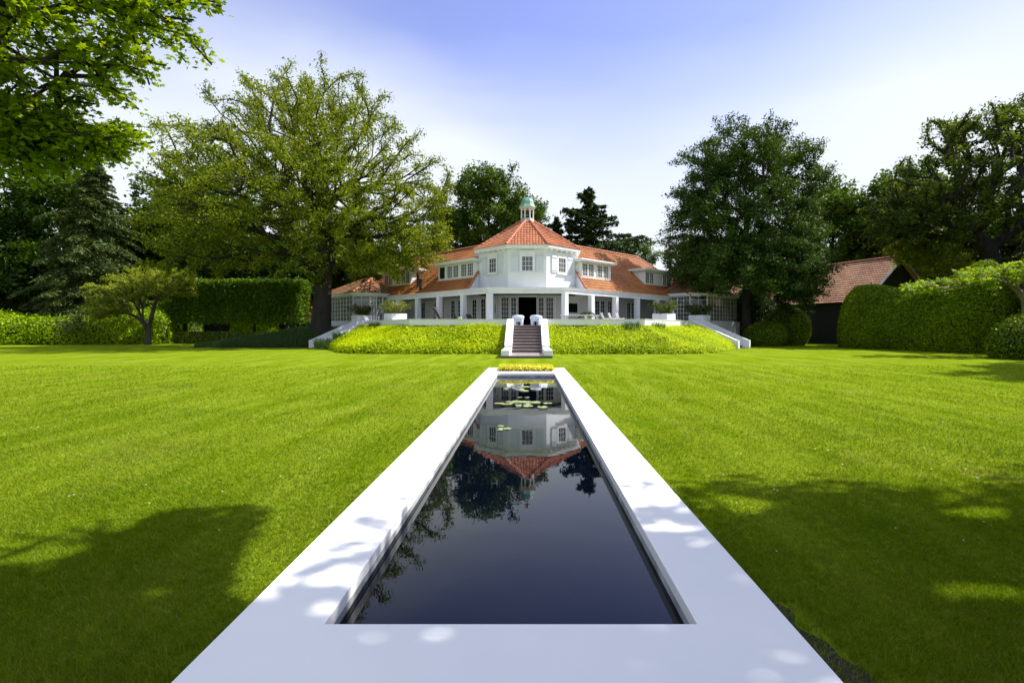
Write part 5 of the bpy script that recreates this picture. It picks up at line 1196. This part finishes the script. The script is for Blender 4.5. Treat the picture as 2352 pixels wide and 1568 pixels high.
# woodland prototypes copied along the backdrop
def proto(seed, lm, nleaf=42000, size=.32, wide=1.0, label='', base=(0, 0, 0)):
    global rng
    keep = rng; rng = np.random.default_rng(seed)
    bl = []
    for k in range(9):
        a = k*2.4; rr = 3.2*wide*(.3+rng.random()*.8); bl.append((math.cos(a)*rr, math.sin(a)*rr, 5+11*rng.random(), 3.2*wide*(.8+.5*rng.random()), 3.2*wide, 2.6+1.6*rng.random()))
    bl.append((0, 0, 17, 2.6, 2.6, 2.6))
    o = grow('woodland_tree', label, 'tree', base, trunk_line(15, (0, 0), 7, .25), bl, 520, nleaf, size, lm, M['barkdark'], 'woodland trees round the garden', trunk_r=.36, sig=(.38, .38, .24), rthin=.1, up=.55, rmin=.035)
    rng = keep
    return o
def place(src, first, x, y, s, rz, label, sx=1.0):
    o = src if first else copy_tree(src); o.location = (x, y, 0); o.rotation_euler = (0, 0, rz); o.scale = (s*sx, s*sx, s); o['label'] = label; return o
pA = proto(101, M['l_wood']); pB = proto(102, M['l_beech'], wide=1.1); pC = proto(103, M['l_far'], wide=1.2, nleaf=36000); pD = proto(105, M['l_oak'], wide=1.0)
spots = [
 (pB, -62, 54, 1.15, .3, 'dark woodland tree at the far left edge behind the low hedge', 1.1), (pA, -54, 60, 1.12, 1.3, 'green woodland tree left of the spruce', 1.1), (pB, -48, 66, 1.1, 2.2, 'dark woodland tree directly behind the spruce', 1.2),
 (pA, -40, 62, 1.05, 3.1, 'green woodland tree just right of the spruce top', 1.1), (pB, -36, 66, .93, 4.2, 'dark tree behind the tall hedge and small spreading tree', 1.2), (pB, -29, 64, .86, 5.0, 'dark tree behind the middle of the lime row', 1.3),
 (pA, -23, 66, .82, .9, 'green tree behind the right end of the lime row', 1.3), (pB, -17, 64, .78, 1.9, 'dark tree behind the big tree trunk', 1.3), (pA, -68, 46, 1.2, 2.6, 'green woodland tree half out of frame on the left', 1.1),
 (pB, -11.5, 66, .84, 2.9, 'dark tree behind the left roof ridge', 1.2), (pB, 13.5, 72, .74, .4, 'dark tree low behind the right roof ridge', 1.2), (pC, 19.5, 86, .86, 1.5, 'pale green distant tree right of the firs', 1.1), (pC, 27, 84, .84, 2.7, 'pale green distant tree left of the beech', 1.2),
 (pC, 34, 80, .86, 4.0, 'pale green distant tree hidden behind the beech crown', 1.2), (pA, 40.5, 68, 1.14, .2, 'green tree between the beech and the crooked oak', 1.0), (pA, 47.5, 64, 1.16, 1.1, 'green tree above the barn roof', 1.0), (pD, 45, 58, .98, 2.0, 'olive green tree just behind the barn gable', 1.1),
 (pB, 52, 58, .98, 3.3, 'dark tree behind the crooked oak', 1.2), (pD, 52, 44, .95, 4.4, 'olive green tree at the far right edge', 1.2), (pB, 60, 50, 1.1, 5.4, 'dark tree behind the far right edge', 1.2),  (pB, 46, 34, .9, .6, 'dark tree behind the tall hedge at the right edge', 1.2), (pA, 28.5, 18.6, .80, 3.3, 'leafy tree just outside the right edge whose shadow falls on the right lawn', 1.1), (pB, -27, 72, .95, 3.7, 'dark tree in the second row behind the limes', 1.3), (pB, -42, 74, 1.05, .1, 'dark tree in the second row behind the spruce', 1.3), (pA, 31, 74, .8, 5.8, 'green tree behind the beech trunk', 1.3)]
seen = set()
for (src, x, y, s, rz, lab, sx) in spots:
    place(src, src.name not in seen, x, y, s, rz, lab, sx); seen.add(src.name)
# far wood closing the horizon
def far_wood():
    n = 42000; a = rng.uniform(R(-8), R(188), n); r = rng.uniform(92, 104, n); x = np.cos(a)*r*1.1; y = np.sin(a)*r
    f = smooth_noise(55, 18); top = 11+2.6*f(np.stack([x*.14, y*.14, 0*x], 1)); z = top*rng.random(n)**.75
    o = leaves('far_wood', np.stack([x, y, z], 1), 1.0, M['l_beech'], None, up=.4); tag(o, 'dark far wood closing off the garden behind the trees', 'wood', kind='stuff')
far_wood()
